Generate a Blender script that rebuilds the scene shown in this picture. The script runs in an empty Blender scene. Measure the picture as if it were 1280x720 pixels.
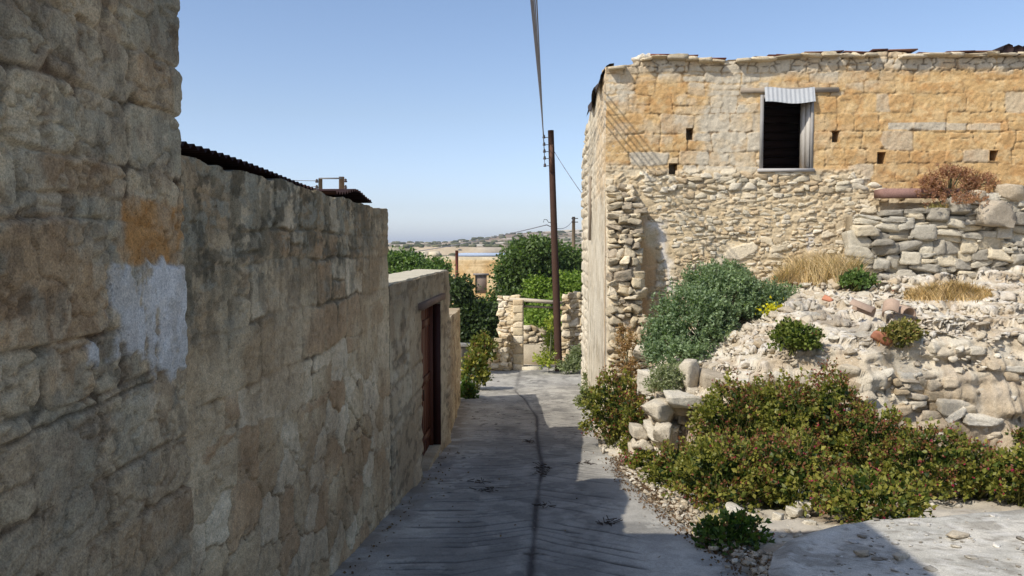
import bpy, math, random
import numpy as np
from mathutils import Vector, Matrix

random.seed(7)
RNG = np.random.default_rng(11)
scn = bpy.context.scene
COL = scn.collection

# ------------------------------------------------------------------ camera
CAM = Vector((0.0, 0.0, 1.6))
PITCH, YAW = math.atan(0.051), math.atan(0.039)
cam_data = bpy.data.cameras.new('camera')
cam = bpy.data.objects.new('camera', cam_data); COL.objects.link(cam)
cam.location = CAM
cam.rotation_euler = (math.pi/2 - PITCH, 0, YAW)
cam_data.sensor_width = 36; cam_data.lens = 28.125
cam_data.clip_start = 0.05; cam_data.clip_end = 8000
scn.camera = cam
RM = Matrix.Rotation(YAW, 3, 'Z') @ Matrix.Rotation(math.pi/2 - PITCH, 3, 'X')

def ray(px, py):
    return RM @ Vector(((px-640)/1000.0, -(py-360)/1000.0, -1.0))
def W(px, py, Y=None, X=None, Z=None):
    d = ray(px, py)
    if Y is not None: t = (Y-CAM.y)/d.y
    elif X is not None: t = (X-CAM.x)/d.x
    else: t = (Z-CAM.z)/d.z
    return CAM + d*t
def px_of(X, Y, Z):
    """numpy version: world -> photo pixel"""
    Ri = np.array(RM.transposed())
    p = np.stack([X, Y, Z-1.6], 0)
    q = np.tensordot(Ri, p, 1)
    return 640 + 1000*q[0]/(-q[2]), 360 - 1000*q[1]/(-q[2])

# ------------------------------------------------------------------ noise
def _h(ix, iy, s):
    ix = ix.astype(np.int64); iy = iy.astype(np.int64)
    h = (ix*374761393 + iy*668265263 + s*1274126177) & 0xffffffff
    h = ((h ^ (h >> 13))*1274126177) & 0xffffffff
    h = ((h ^ (h >> 16))*2246822519) & 0xffffffff
    h = h ^ (h >> 15)
    return (h & 0xffffff)/float(0xffffff)
def vn(x, y, s=0):
    x = np.asarray(x, float); y = np.asarray(y, float)
    ix = np.floor(x); iy = np.floor(y); fx = x-ix; fy = y-iy
    fx = fx*fx*fx*(fx*(fx*6-15)+10); fy = fy*fy*fy*(fy*(fy*6-15)+10)
    a = _h(ix, iy, s); b = _h(ix+1, iy, s); c = _h(ix, iy+1, s); d = _h(ix+1, iy+1, s)
    return (a*(1-fx)+b*fx)*(1-fy)+(c*(1-fx)+d*fx)*fy
def fbm(x, y, s=0, o=4, g=0.5):
    r = 0; a = 1; t = 0
    for i in range(o):
        r = r + a*vn(x*2**i+i*17.3, y*2**i-i*9.1, s+i*31); t += a; a *= g
    return r/t
def sst(a, b, x):
    t = np.clip((x-a)/(b-a), 0, 1); return t*t*(3-2*t)
def mix(a, b, t):
    return a*(1-t)+b*t
def voro(x, y, s=0, jit=0.9):
    ix = np.floor(x); iy = np.floor(y)
    f1 = np.full(x.shape, 9.0); f2 = np.full(x.shape, 9.0); idv = np.zeros(x.shape)
    for dx in (-1, 0, 1):
        for dy in (-1, 0, 1):
            cx = ix+dx; cy = iy+dy
            px = cx+0.5+jit*(_h(cx, cy, s)-0.5); py = cy+0.5+jit*(_h(cx, cy, s+77)-0.5)
            d = np.hypot(x-px, y-py); i = _h(cx, cy, s+199)
            n = d < f1
            f2 = np.where(n, f1, np.minimum(f2, d)); idv = np.where(n, i, idv); f1 = np.where(n, d, f1)
    return f1, f2, idv
def coursed(u, v, rows, wm, s=0, warp=0.03, split=0.2):
    """coursed masonry: edge distance (m), random per stone, second random per stone"""
    rg = np.random.default_rng(s+5)
    wu = u + warp*1.6*(fbm(u*2.2, v*2.2, s+1, 3)-0.5)*2
    wv = v + warp*(fbm(u*1.6, v*3.0, s+2, 3)-0.5)*2
    v0 = v.min()-1.0; v1 = v.max()+1.0
    bd = [v0]
    while bd[-1] < v1: bd.append(bd[-1] + rows*(0.65+0.7*rg.random()))
    bd = np.array(bd)
    ri = np.clip(np.searchsorted(bd, wv)-1, 0, len(bd)-2)
    lo = bd[ri]; hi = bd[ri+1]
    d = np.zeros(u.shape); id1 = np.zeros(u.shape); id2 = np.zeros(u.shape)
    for r in np.unique(ri):
        m = ri == r
        uu = wu[m]; vv = wv[m]
        e = [u.min()-1-rg.random()*wm]
        while e[-1] < u.max()+1: e.append(e[-1]+wm*(0.45+1.1*rg.random()))
        e = np.array(e); k = np.clip(np.searchsorted(e, uu)-1, 0, len(e)-2)
        l = e[k]; h = e[k+1]; b0 = lo[m]; b1 = hi[m]
        rs = rg.random((len(e), 4)); sp = rs[k, 0] < split
        cut = b0+(b1-b0)*(0.35+0.3*rs[k, 1]); up = vv > cut
        b0 = np.where(sp & up, cut, b0); b1 = np.where(sp & ~up, cut, b1)
        dx = np.minimum(uu-l, h-uu); dy = np.minimum(vv-b0, b1-vv)
        R = 0.05
        cx = np.clip(R-dx, 0, R); cy = np.clip(R-dy, 0, R)
        dd = np.where((cx > 0) & (cy > 0), R-np.hypot(cx, cy), np.minimum(dx, dy))
        d[m] = dd
        a = rs[k, 2] + np.where(sp & up, 0.37, 0); id1[m] = a % 1.0
        b = rs[k, 3] + np.where(sp & up, 0.53, 0); id2[m] = b % 1.0
    d = d + 0.012*(fbm(u*14, v*14, s+9, 3)-0.5)*2
    return d, id1, id2
def lin(r, g, b):
    f = lambda c: (c/255/12.92) if c/255 <= 0.04045 else ((c/255+0.055)/1.055)**2.4
    return np.array([f(r), f(g), f(b)])
def cm(c1, c2, t):
    return c1[None, :]*(1-t[..., None]) + c2[None, :]*t[..., None] if c1.ndim == 1 and c2.ndim == 1 else c1*(1-t[..., None]) + c2*t[..., None]

# ------------------------------------------------------------------ meshes
class MB:
    def __init__(s): s.v = []; s.f = []; s.c = []; s.n = 0
    def add(s, v, f, c=(0.5, 0.5, 0.5)):
        v = np.asarray(v, float).reshape(-1, 3); c = np.asarray(c, float)
        if c.ndim == 1: c = np.tile(c[None, :], (len(v), 1))
        s.v.append(v); s.c.append(c)
        if isinstance(f, np.ndarray): s.f.append(f+s.n)
        else:
            by = {}
            for q in f: by.setdefault(len(q), []).append(q)
            for q in by.values(): s.f.append(np.array(q)+s.n)
        s.n += len(v)
    def box(s, lo, hi, c=(0.5, 0.5, 0.5), M=None):
        x0, y0, z0 = lo; x1, y1, z1 = hi
        v = np.array([(x0,y0,z0),(x1,y0,z0),(x1,y1,z0),(x0,y1,z0),(x0,y0,z1),(x1,y0,z1),(x1,y1,z1),(x0,y1,z1)], float)
        if M is not None: v = np.array([tuple(M @ Vector(p)) for p in v])
        s.add(v, [(0,3,2,1),(4,5,6,7),(0,1,5,4),(1,2,6,5),(2,3,7,6),(3,0,4,7)], c)
    def tube(s, pts, rad, n=8, c=(0.5, 0.5, 0.5), cap=True):
        pts = [Vector(p) for p in pts]
        if not hasattr(rad, '__len__'): rad = [rad]*len(pts)
        V = []; F = []
        for i, p in enumerate(pts):
            a = pts[max(i-1, 0)]; b = pts[min(i+1, len(pts)-1)]
            t = (b-a).normalized()
            r = Vector((0, 0, 1)) if abs(t.z) < 0.9 else Vector((1, 0, 0))
            x = t.cross(r).normalized(); y = t.cross(x)
            for k in range(n):
                an = 2*math.pi*k/n
                V.append(tuple(p + (x*math.cos(an)+y*math.sin(an))*rad[i]))
        for i in range(len(pts)-1):
            for k in range(n):
                a = i*n+k; b = i*n+(k+1) % n
                F.append((a, b, b+n, a+n))
        if cap:
            F.append(tuple(range(n))); F.append(tuple(reversed([(len(pts)-1)*n+k for k in range(n)])))
        s.add(V, F, c)
    def build(s, name, mat, parent=None, smooth=False):
        me = bpy.data.meshes.new(name)
        V = np.concatenate(s.v); C = np.concatenate(s.c)
        off = V.mean(0)*0
        lv = []; ls = []; tot = 0
        for f in s.f:
            lv.append(f.ravel()); k = f.shape[1]
            ls.append(tot+np.arange(len(f))*k); tot += f.size
        lv = np.concatenate(lv); ls = np.concatenate(ls)
        me.vertices.add(len(V)); me.vertices.foreach_set('co', V.ravel())
        me.loops.add(len(lv)); me.loops.foreach_set('vertex_index', lv.astype(np.int32))
        me.polygons.add(len(ls)); me.polygons.foreach_set('loop_start', ls.astype(np.int32))
        me.update(calc_edges=True)
        at = me.color_attributes.new('Col', 'FLOAT_COLOR', 'POINT')
        C4 = np.concatenate([C, np.ones((len(C), 1))], 1)
        at.data.foreach_set('color', C4.ravel())
        if smooth: me.polygons.foreach_set('use_smooth', np.ones(len(ls), bool))
        me.validate()
        me.materials.append(mat)
        o = bpy.data.objects.new(name, me); COL.objects.link(o)
        if parent is not None: o.parent = parent
        return o

def thing(name, label, cat, group=None, loc=(0, 0, 0)):
    o = bpy.data.objects.new(name, None); COL.objects.link(o); o.location = loc
    o['label'] = label; o['category'] = cat
    if group: o['group'] = group
    return o
def tag(o, label=None, cat=None, group=None, kind=None):
    if label: o['label'] = label
    if cat: o['category'] = cat
    if group: o['group'] = group
    if kind: o['kind'] = kind
    return o

def panel(mb, org, ud, vd, nd, us, vs, hfun, holes=(), thick=0.4, top=None, bot=None, backcol=(0.3, 0.26, 0.2), hole_depth=0.3, back=True):
    """grid wall face. hfun(U,V)->(height, colour[, du]); holes: (u0,u1,v0,v1,depth)"""
    org = np.array(org, float); ud = np.array(ud, float); vd = np.array(vd, float); nd = np.array(nd, float)
    us = np.array(us); vs = np.array(vs)
    for hgt in holes:
        for k in (0, 1):
            i = np.argmin(abs(us-hgt[k])); us[i] = hgt[k]
        for k in (2, 3):
            i = np.argmin(abs(vs-hgt[k])); vs[i] = hgt[k]
    U, V = np.meshgrid(us, vs, indexing='ij')
    if top is not None or bot is not None:
        t = (vs-vs[0])/(vs[-1]-vs[0])
        b = bot(us) if bot is not None else np.full(len(us), vs[0])
        tp = top(us) if top is not None else np.full(len(us), vs[-1])
        if holes:   # keep the rows around holes straight, stretch only the top rows
            s = sst(0.93, 1.0, t)
            V = vs[None, :] + (tp-vs[-1])[:, None]*s[None, :] + (b-vs[0])[:, None]*(1-sst(0, 0.1, t))[None, :]
        else:
            V = b[:, None]+(tp-b)[:, None]*t[None, :]
    r = hfun(U, V); H, C = r[0], r[1]; U2 = U + (r[2] if len(r) > 2 else 0)
    P = org+U2[..., None]*ud+V[..., None]*vd+H[..., None]*nd
    nu, nv = U.shape
    idx = np.arange(nu*nv).reshape(nu, nv)
    F = np.stack([idx[:-1, :-1], idx[1:, :-1], idx[1:, 1:], idx[:-1, 1:]], -1)
    keep = np.ones(F.shape[:2], bool)
    uc = (us[:-1]+us[1:])/2; vc = (vs[:-1]+vs[1:])/2
    for hgt in holes:
        keep &= ~((uc[:, None] > hgt[0]) & (uc[:, None] < hgt[1]) & (vc[None, :] > hgt[2]) & (vc[None, :] < hgt[3]))
    F = F[keep]
    if np.dot(np.cross(ud, vd), nd) < 0: F = F[:, ::-1]
    mb.add(P.reshape(-1, 3), np.ascontiguousarray(F), C.reshape(-1, 3))
    # skirts
    def strip(A, B, ca, cb=None):
        n = len(A); v = np.concatenate([A, B]); f = [(i, i+1, n+i+1, n+i) for i in range(n-1)]
        mb.add(v, f, np.concatenate([ca, ca if cb is None else cb]))
    if back:
        for sl in ((slice(None), 0), (slice(None), -1), (0, slice(None)), (-1, slice(None))):
            A = P[sl]; H_ = H[sl][:, None]
            B = A - (H_+thick)*nd
            nn = 6
            prev = A
            for q in range(1, nn+1):
                cur = A + (B-A)*q/nn
                strip(prev, cur, C[sl]); prev = cur
        st = max(1, nu//40)
        ii = list(range(0, nu-1, st))+[nu-1]
        b0 = P[ii, 0]-(H[ii, 0][:, None]+thick)*nd; b1 = P[ii, -1]-(H[ii, -1][:, None]+thick)*nd
        cc = np.tile(np.array(backcol)[None, :], (len(ii), 1))
        if not holes: strip(b0, b1, cc)
    for hgt in holes:
        u0, u1, v0, v1, dp = hgt
        q = lambda u, v, d: org+u*ud+v*vd-d*nd
        i0, i1 = np.argmin(abs(us-u0)), np.argmin(abs(us-u1)); j0, j1 = np.argmin(abs(vs-v0)), np.argmin(abs(vs-v1))
        for sl in ((slice(i0, i1+1), j0), (slice(i0, i1+1), j1), (i0, slice(j0, j1+1)), (i1, slice(j0, j1+1))):
            A = P[sl]; B = A-(H[sl][:, None]+abs(dp))*nd
            strip(A, B, C[sl])
        if dp > 0:   # closed hole
            mb.add([q(u0, v0, dp), q(u1, v0, dp), q(u1, v1, dp), q(u0, v1, dp)], [(0, 1, 2, 3)], backcol)

# ---- stones
def cube_template(n):
    pts = {}; F = []
    def vid(p):
        k = tuple(int(round(x*n)) for x in p)
        if k not in pts: pts[k] = len(pts)
        return pts[k]
    for ax in range(3):
        for sg in (-1, 1):
            for i in range(n):
                for j in range(n):
                    q = []
                    for (a, b) in ((i, j), (i+1, j), (i+1, j+1), (i, j+1)):
                        p = [0, 0, 0]; p[ax] = sg; p[(ax+1) % 3] = -1+2*a/n; p[(ax+2) % 3] = -1+2*b/n
                        q.append(vid(p))
                    F.append(q if sg > 0 else q[::-1])
    V = np.array(list(pts.keys()), float)/n
    return V, np.array(F)
CT = {n: cube_template(n) for n in (2, 3, 4, 6)}
def stone_verts(rg, n=4, rnd=0.45, cuts=5, rough=0.05):
    V, F = CT[n]
    s = V/np.linalg.norm(V, axis=1)[:, None]
    p = V*(1-rnd)+s*1.15*rnd
    for _ in range(cuts):
        d = rg.normal(size=3); d /= np.linalg.norm(d); off = 0.72+0.3*rg.random()
        k = p@d; m = k > off
        p[m] -= (k[m]-off)[:, None]*d
    p = p+rg.normal(size=p.shape)*rough
    return p, F
def rotm(rg, tilt=0.2, yaw=math.pi):
    a = rg.uniform(-yaw, yaw); bx = rg.normal()*tilt; by = rg.normal()*tilt
    return np.array(Matrix.Rotation(a, 3, 'Z') @ Matrix.Rotation(bx, 3, 'X') @ Matrix.Rotation(by, 3, 'Y'))
def add_stone(mb, c, dims, rg, n=4, tilt=0.15, yaw=0.2, col=(0.5, 0.5, 0.5), rnd=0.10, cuts=3, rough=0.035, base=None):
    p, F = stone_verts(rg, n, rnd, cuts, rough)
    p = p*(np.array(dims)/2)
    p = p@rotm(rg, tilt, yaw).T
    if base is not None: p = p@np.array(base).T
    mb.add(p+np.array(c), F, np.array(col)*np.ones((len(p), 1))*(1+0.06*rg.normal(size=(len(p), 1))).clip(0.75, 1.25))
def pickcol(cols, rg, v=0.1):
    c = cols[rg.integers(len(cols))]
    return c*(1+v*rg.normal())
def drystone(mb, org, ud, nd, u0, u1, base, top, rg, hs=(0.08, 0.17), ws=(0.12, 0.35), dp=0.22, cols=None, n=4, core=None, jit=0.02):
    """rows of real stones; ud along the wall, nd outward"""
    org = np.array(org, float); ud = np.array(ud, float); nd = np.array(nd, float)
    B = np.stack([ud, nd, np.array([0, 0, 1.0])], 1)
    zz = min(base(u) for u in np.linspace(u0, u1, 12)); zt = max(top(u) for u in np.linspace(u0, u1, 30)); ph = rg.uniform(0, 6)
    while zz < zt:
        h = rg.uniform(*hs); u = u0-rg.random()*0.1
        while u < u1:
            w = rg.uniform(*ws); uc = min(max(u+w/2, u0), u1)
            if zz+h*0.6 < top(uc) and zz+h > base(uc)-0.1:
                wob = 0.05*math.sin(uc*1.9+ph+zz)+0.03*math.sin(uc*4.7+2*ph)
                if h > 0.12 and rg.random() < 0.28:     # two thin stones instead of one
                    for q in (0.25, 0.75):
                        cc = org+ud*uc+nd*(rg.normal()*jit)+np.array([0, 0, zz+h*q+wob])
                        add_stone(mb, cc, (w*1.08, dp*rg.uniform(0.8, 1.2), h*0.54), rg, n, 0.08, 0.12, pickcol(cols, rg), base=B)
                else:
                    hh = h*rg.uniform(0.8, 1.35)
                    cc = org+ud*uc+nd*(rg.normal()*jit)+np.array([0, 0, zz+h/2+wob])
                    add_stone(mb, cc, (w*1.12, dp*rg.uniform(0.8, 1.2), hh*1.12), rg, n, 0.10, 0.12, pickcol(cols, rg), base=B)
                if rg.random() < 0.5:
                    cc = org+ud*(uc+w/2)+nd*(rg.normal()*jit)+np.array([0, 0, zz+h*rg.random()+wob]); e = rg.uniform(0.03, 0.07)
                    add_stone(mb, cc, (e*1.6, dp, e), rg, min(n, 3), 0.3, 0.3, pickcol(cols, rg), base=B)
            u += w
        zz += h*0.97

# ---- leaves
def leaves(mb, P, N, size, cols, rg, aspect=1.5, fold=0.25, droop=0.0, keep_col=None):
    """P: centres, N: direction of each leaf"""
    n = len(P)
    N = N/np.linalg.norm(N, axis=1)[:, None]
    r = rg.normal(size=(n, 3)); S = np.cross(N, r); S /= np.linalg.norm(S, axis=1)[:, None]+1e-9
    U = np.cross(S, N)
    sz = (size*(0.6+0.8*rg.random(n)))[:, None] if not hasattr(size, '__len__') else size[:, None]
    a = P; t = P+N*sz*aspect
    m = P+N*sz*aspect*0.45
    l = m+S*sz*0.5+U*sz*fold; q = m-S*sz*0.5+U*sz*fold
    V = np.stack([a, l, t, q], 1).reshape(-1, 3)
    i = np.arange(n)*4
    F = np.concatenate([np.stack([i, i+1, i+2], 1), np.stack([i, i+2, i+3], 1)])
    C = np.repeat(cols, 4, axis=0)
    mb.add(V, F, C)
def rand_dirs(n, rg):
    d = rg.normal(size=(n, 3)); return d/np.linalg.norm(d, axis=1)[:, None]
def mixcols(c1, c2, t, rg, v=0.12):
    c = c1[None, :]*(1-t[:, None])+c2[None, :]*t[:, None]
    return np.clip(c*(1+v*rg.normal(size=(len(t), 1))), 0.003, 0.9)

# ------------------------------------------------------------------ materials
def mat_new(name):
    m = bpy.data.materials.new(name); m.use_nodes = True
    nt = m.node_tree; nt.nodes.clear()
    out = nt.nodes.new('ShaderNodeOutputMaterial'); b = nt.nodes.new('ShaderNodeBsdfPrincipled')
    nt.links.new(b.outputs[0], out.inputs[0])
    return m, nt, b, out
def mathn(nt, op, a, b=None, c=None):
    n = nt.nodes.new('ShaderNodeMath'); n.operation = op
    for i, x in enumerate((a, b, c)):
        if x is None: continue
        if isinstance(x, (int, float)): n.inputs[i].default_value = x
        else: nt.links.new(x, n.inputs[i])
    return n.outputs[0]
def mul_col(nt, col, fac):
    n = nt.nodes.new('ShaderNodeVectorMath'); n.operation = 'SCALE'
    nt.links.new(col, n.inputs[0]); nt.links.new(fac, n.inputs['Scale']); return n.outputs[0]
def noise(nt, co, scale, detail=4, rough=0.6):
    n = nt.nodes.new('ShaderNodeTexNoise'); n.inputs['Scale'].default_value = scale
    n.inputs['Detail'].default_value = detail; n.inputs['Roughness'].default_value = rough
    nt.links.new(co, n.inputs['Vector']); return n.outputs['Fac']
def attr_mat(name, var=0.3, scales=(6, 40), bump=0.4, bdist=0.01, rough=0.95, pit=0.0, grain=0.05):
    """vertex 'Col' albedo times fine noise, with bump at two scales"""
    m, nt, b, out = mat_new(name)
    at = nt.nodes.new('ShaderNodeAttribute'); at.attribute_name = 'Col'
    geo = nt.nodes.new('ShaderNodeNewGeometry')
    co = geo.outputs['Position']
    n1 = noise(nt, co, scales[0], 6, 0.65); n2 = noise(nt, co, scales[1], 5, 0.7)
    s = mathn(nt, 'ADD', mathn(nt, 'MULTIPLY', n1, 0.5), mathn(nt, 'MULTIPLY', n2, 0.5))
    n3 = noise(nt, co, scales[1]*3.2, 3, 0.75)
    mr3 = nt.nodes.new('ShaderNodeMapRange'); nt.links.new(n3, mr3.inputs[0])
    mr3.inputs[1].default_value = 0.36; mr3.inputs[2].default_value = 0.64; mr3.inputs[3].default_value = 1-grain; mr3.inputs[4].default_value = 1+grain*0.7
    f = mathn(nt, 'MULTIPLY_ADD', s, var*4, 1-var*2)
    f = mathn(nt, 'MULTIPLY', f, mr3.outputs[0])
    s = mathn(nt, 'ADD', s, mathn(nt, 'MULTIPLY', n3, 0.25 if grain > 0.1 else 0.0))
    f = mathn(nt, 'MAXIMUM', f, 0.25)
    if pit:
        pn = noise(nt, co, scales[1]*1.7, 2, 0.5)
        mr = nt.nodes.new('ShaderNodeMapRange'); nt.links.new(pn, mr.inputs[0])
        mr.inputs[1].default_value = 0.62; mr.inputs[2].default_value = 0.72
        mr.inputs[3].default_value = 1.0; mr.inputs[4].default_value = 1-pit
        f = mathn(nt, 'MULTIPLY', f, mr.outputs[0])
    nt.links.new(mul_col(nt, at.outputs['Color'], f), b.inputs['Base Color'])
    b.inputs['Roughness'].default_value = rough
    b.inputs['Specular IOR Level'].default_value = 0.15
    bp = nt.nodes.new('ShaderNodeBump'); bp.inputs['Strength'].default_value = bump; bp.inputs['Distance'].default_value = bdist
    nt.links.new(s, bp.inputs['Height']); nt.links.new(bp.outputs[0], b.inputs['Normal'])
    return m
def leaf_mat(name, trans=0.35, rough=0.5):
    m, nt, b, out = mat_new(name)
    at = nt.nodes.new('ShaderNodeAttribute'); at.attribute_name = 'Col'
    nt.links.new(at.outputs['Color'], b.inputs['Base Color'])
    b.inputs['Roughness'].default_value = rough; b.inputs['Specular IOR Level'].default_value = 0.3
    t = nt.nodes.new('ShaderNodeBsdfTranslucent')
    sc = nt.nodes.new('ShaderNodeVectorMath'); sc.operation = 'MULTIPLY'; sc.inputs[1].default_value = (1.3, 1.5, 0.5)
    nt.links.new(at.outputs['Color'], sc.inputs[0]); nt.links.new(sc.outputs[0], t.inputs['Color'])
    mx = nt.nodes.new('ShaderNodeMixShader'); mx.inputs[0].default_value = trans
    nt.links.new(b.outputs[0], mx.inputs[1]); nt.links.new(t.outputs[0], mx.inputs[2]); nt.links.new(mx.outputs[0], out.inputs[0])
    return m

M_STONE = attr_mat('limestone_masonry', 0.26, (7, 40), 0.8, 0.014, grain=0.16)
M_NEAR = attr_mat('near_masonry', 0.36, (13, 44), 1.0, 0.018, pit=0.35, grain=0.30)
M_FAC = attr_mat('ashlar_facade', 0.26, (6, 26), 1.0, 0.022, pit=0.25, grain=0.16)
M_RUB = attr_mat('rubble_limestone', 0.28, (7, 28), 1.0, 0.024, pit=0.25, grain=0.18)
M_CONC = attr_mat('worn_concrete', 0.34, (5, 38), 0.7, 0.006, 0.85, grain=0.28)
M_SOIL = attr_mat('dry_soil', 0.35, (4, 60), 0.8, 0.02)
M_FAR = attr_mat('far_ground', 0.30, (0.05, 0.6), 0.0, 0.1)
M_WOOD = attr_mat('weathered_wood', 0.25, (8, 90), 0.4, 0.004, 0.8)
M_DOOR = attr_mat('painted_door_wood', 0.12, (6, 60), 0.2, 0.003, 0.55)
M_METAL = attr_mat('rusted_metal', 0.35, (12, 80), 0.3, 0.003, 0.7)
M_LEAF = leaf_mat('leaf_green', 0.35, 0.45)
M_DRY = leaf_mat('dry_leaf', 0.25, 0.8)
M_BARK = attr_mat('bark', 0.3, (10, 60), 0.7, 0.02)
M_CER = attr_mat('insulator_ceramic', 0.05, (10, 60), 0.0, 0.001, 0.35)
M_CLAY = attr_mat('terracotta', 0.3, (9, 60), 0.4, 0.005)

# ------------------------------------------------------------------ heights
def g(Y):
    return np.interp(Y, [-30, -6, 0, 9.8, 12.5, 14.2, 19, 21.3, 24.5, 30, 45, 90, 160],
                     [2.4, 0.75, 0, -1.215, -1.47, -1.60, -1.93, -2.08, -2.14, -2.35, -3.2, -6, -9])
def XL(Y): return np.interp(Y, [-8, 12.5, 14, 17.8, 20, 25], [-1.56, -1.60, -1.66, -2.0, -3.0, -5.0])
def XR(Y): return np.interp(Y, [-8, 4.0, 5.7, 7.0, 9.4, 13, 14, 21, 25], [1.7, 1.6, 1.42, 1.22, 0.98, 0.93, 1.0, 1.62, 2.2])
SX = [1.0, 1.25, 1.5, 2.1, 2.8, 3.5, 4.3, 6, 9, 14]
def bank_h(X, Y):
    hb = np.interp(X, SX, [-1.55, -1.25, -0.65, -0.15, 0.30, 0.68, 0.98, 1.08, 1.2, 1.4])
    hf = np.interp(X, SX, [-1.45, -1.0, -0.62, -0.22, 0.10, 0.26, 0.34, 0.40, 0.5, 0.6])
    yf = np.interp(X, [1.0, 2.1, 3.2, 6, 9], [11.4, 10.1, 9.9, 9.75, 9.6])
    t = np.clip((Y-yf)/(12.9-yf), 0, 1)
    top = hf+(hb-hf)*t
    gb = g(Y)+0.02
    k = sst(-0.30, 0.22, Y-yf + 0.5*(fbm(X*2.0, Y*0.6, 3)-0.5))
    return gb*(1-k)+np.maximum(top, gb)*k, k

# ------------------------------------------------------------------ ground
def axis(segs):
    r = []
    for a, b, st in segs: r += list(np.arange(a, b, st))
    r.append(segs[-1][1]); return np.array(r)
def grid_mesh(mb, X, Y, Z, C):
    nx, ny = X.shape; idx = np.arange(nx*ny).reshape(nx, ny)
    F = np.stack([idx[:-1, :-1], idx[1:, :-1], idx[1:, 1:], idx[:-1, 1:]], -1).reshape(-1, 4)
    mb.add(np.stack([X, Y, Z], -1).reshape(-1, 3), F, C.reshape(-1, 3))

xs = axis([(-70, -12, 4), (-12, -3, 0.4), (-3, 0.7, 0.12), (0.7, 6.5, 0.05), (6.5, 14, 0.3), (14, 70, 4)])
ys = axis([(-30, 3, 1.0), (3, 11, 0.05), (11, 27, 0.15), (27, 60, 1.5), (60, 151, 8)])
X, Y = np.meshgrid(xs, ys, indexing='ij')
Z = g(Y)-0.035
side = sst(0.0, 0.5, X-XR(Y))
Z = Z+side*(0.075+0.05*(fbm(X*2, Y*2, 5)-0.5)*2)
f1, f2, idv = voro(X*11, Y*11, 8)
peb = np.clip(0.5-f1, 0, 1)*(idv > 0.55)
Z = Z+np.where(X > XR(Y), peb*0.05, 0)*(Y > 3)*(Y < 12)
Z = Z + np.where(Y > 26, 0.5*(fbm(X*.2, Y*.2, 6)-0.5), 0)
t = fbm(X*1.5, Y*1.5, 12)
C = cm(lin(150, 132, 108), lin(188, 178, 160), sst(0.35, 0.65, t))
C = cm(C, lin(190, 180, 160)*np.ones_like(C), peb*(idv > 0.55)*0.9)
C = cm(C, lin(92, 74, 56)*np.ones_like(C), sst(0.62, 0.75, fbm(X*3, Y*3, 15))*0.6)
C = cm(C, lin(150, 140, 95)*np.ones_like(C), sst(30, 60, Y))
mb = MB(); grid_mesh(mb, X, Y, Z, C)
tag(mb.build('ground', M_SOIL, smooth=True), kind='structure')

# far terrain and hill, one sheet to the horizon
xs = axis([(-2600, -300, 100), (-300, 420, 3.0), (420, 2600, 100)])
ys = axis([(150, 760, 3.0), (760, 1000, 20), (1000, 4000, 300)])
X, Y = np.meshgrid(xs, ys, indexing='ij')
sk = np.interp(X/Y, [-0.6, -0.19, -0.12, -0.08, -0.04, 0.04, 0.1, 0.4, 1.0], [0.004, 0.0055, 0.0075, 0.011, 0.0165, 0.0215, 0.025, 0.03, 0.02])
prof = np.interp(Y, [150, 200, 300, 640, 760, 1000, 4000], [-0.068, -0.022, -0.008, 1.0, 0.95, 0.6, 0.1])
Zs = 1.6+np.where(prof > 0, prof*sk, prof)*Y
Zs = Zs + (fbm(X*0.012, Y*0.012, 21)-0.5)*4.0*sst(200, 450, Y)
stp = 1.6
fr = (Zs/stp)-np.floor(Zs/stp)
Zs = (np.floor(Zs/stp)+sst(0.55, 1.0, fr))*stp*0.6+Zs*0.4
Zs = np.where(Y > 3000, Zs-60, Zs)
edge = sst(0.5, 0.8, fr)*(1-sst(0.9, 1.0, fr))
t = fbm(X*0.02, Y*0.05, 22)
C = cm(lin(176, 158, 130), lin(132, 114, 96), sst(0.4, 0.6, t))
C = cm(C, lin(205, 196, 176)*np.ones_like(C), edge*sst(0.4, 0.6, fbm(X*0.03, Y*0.03, 24))*0.8)
C = cm(C, lin(98, 100, 72)*np.ones_like(C), sst(0.55, 0.66, fbm(X*0.09, Y*0.16, 23, 5))*0.85)
mb = MB(); grid_mesh(mb, X, Y, Zs, C)
tag(mb.build('hillside', M_FAR, smooth=True), kind='structure')
# scrub dots over the hillside
def far_z(x, y):
    i = np.clip(np.searchsorted(xs, x), 0, len(xs)-1); j = np.clip(np.searchsorted(ys, y), 0, len(ys)-1); return Zs[i, j]
mb = MB(); rg = np.random.default_rng(3)
for _ in range(420):
    y = rg.uniform(260, 640); x = y*rg.uniform(-0.26, 0.12)
    r = rg.uniform(0.35, 1.2)*(1 if y < 520 else 1.25)
    p, F = stone_verts(rg, 3, 0.95, 0, 0.12)
    p = p*np.array([r*1.5, r, r*0.6])
    mb.add(p+np.array([x, y, far_z(x, y)+r*0.3]), F, pickcol([lin(84, 88, 64), lin(98, 98, 74), lin(74, 78, 58)], rg, 0.15))
tag(mb.build('hillside_scrub', M_BARK, smooth=True), 'dark green scrub dotted over the distant terraced hillside', 'scrub', kind='stuff')

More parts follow.
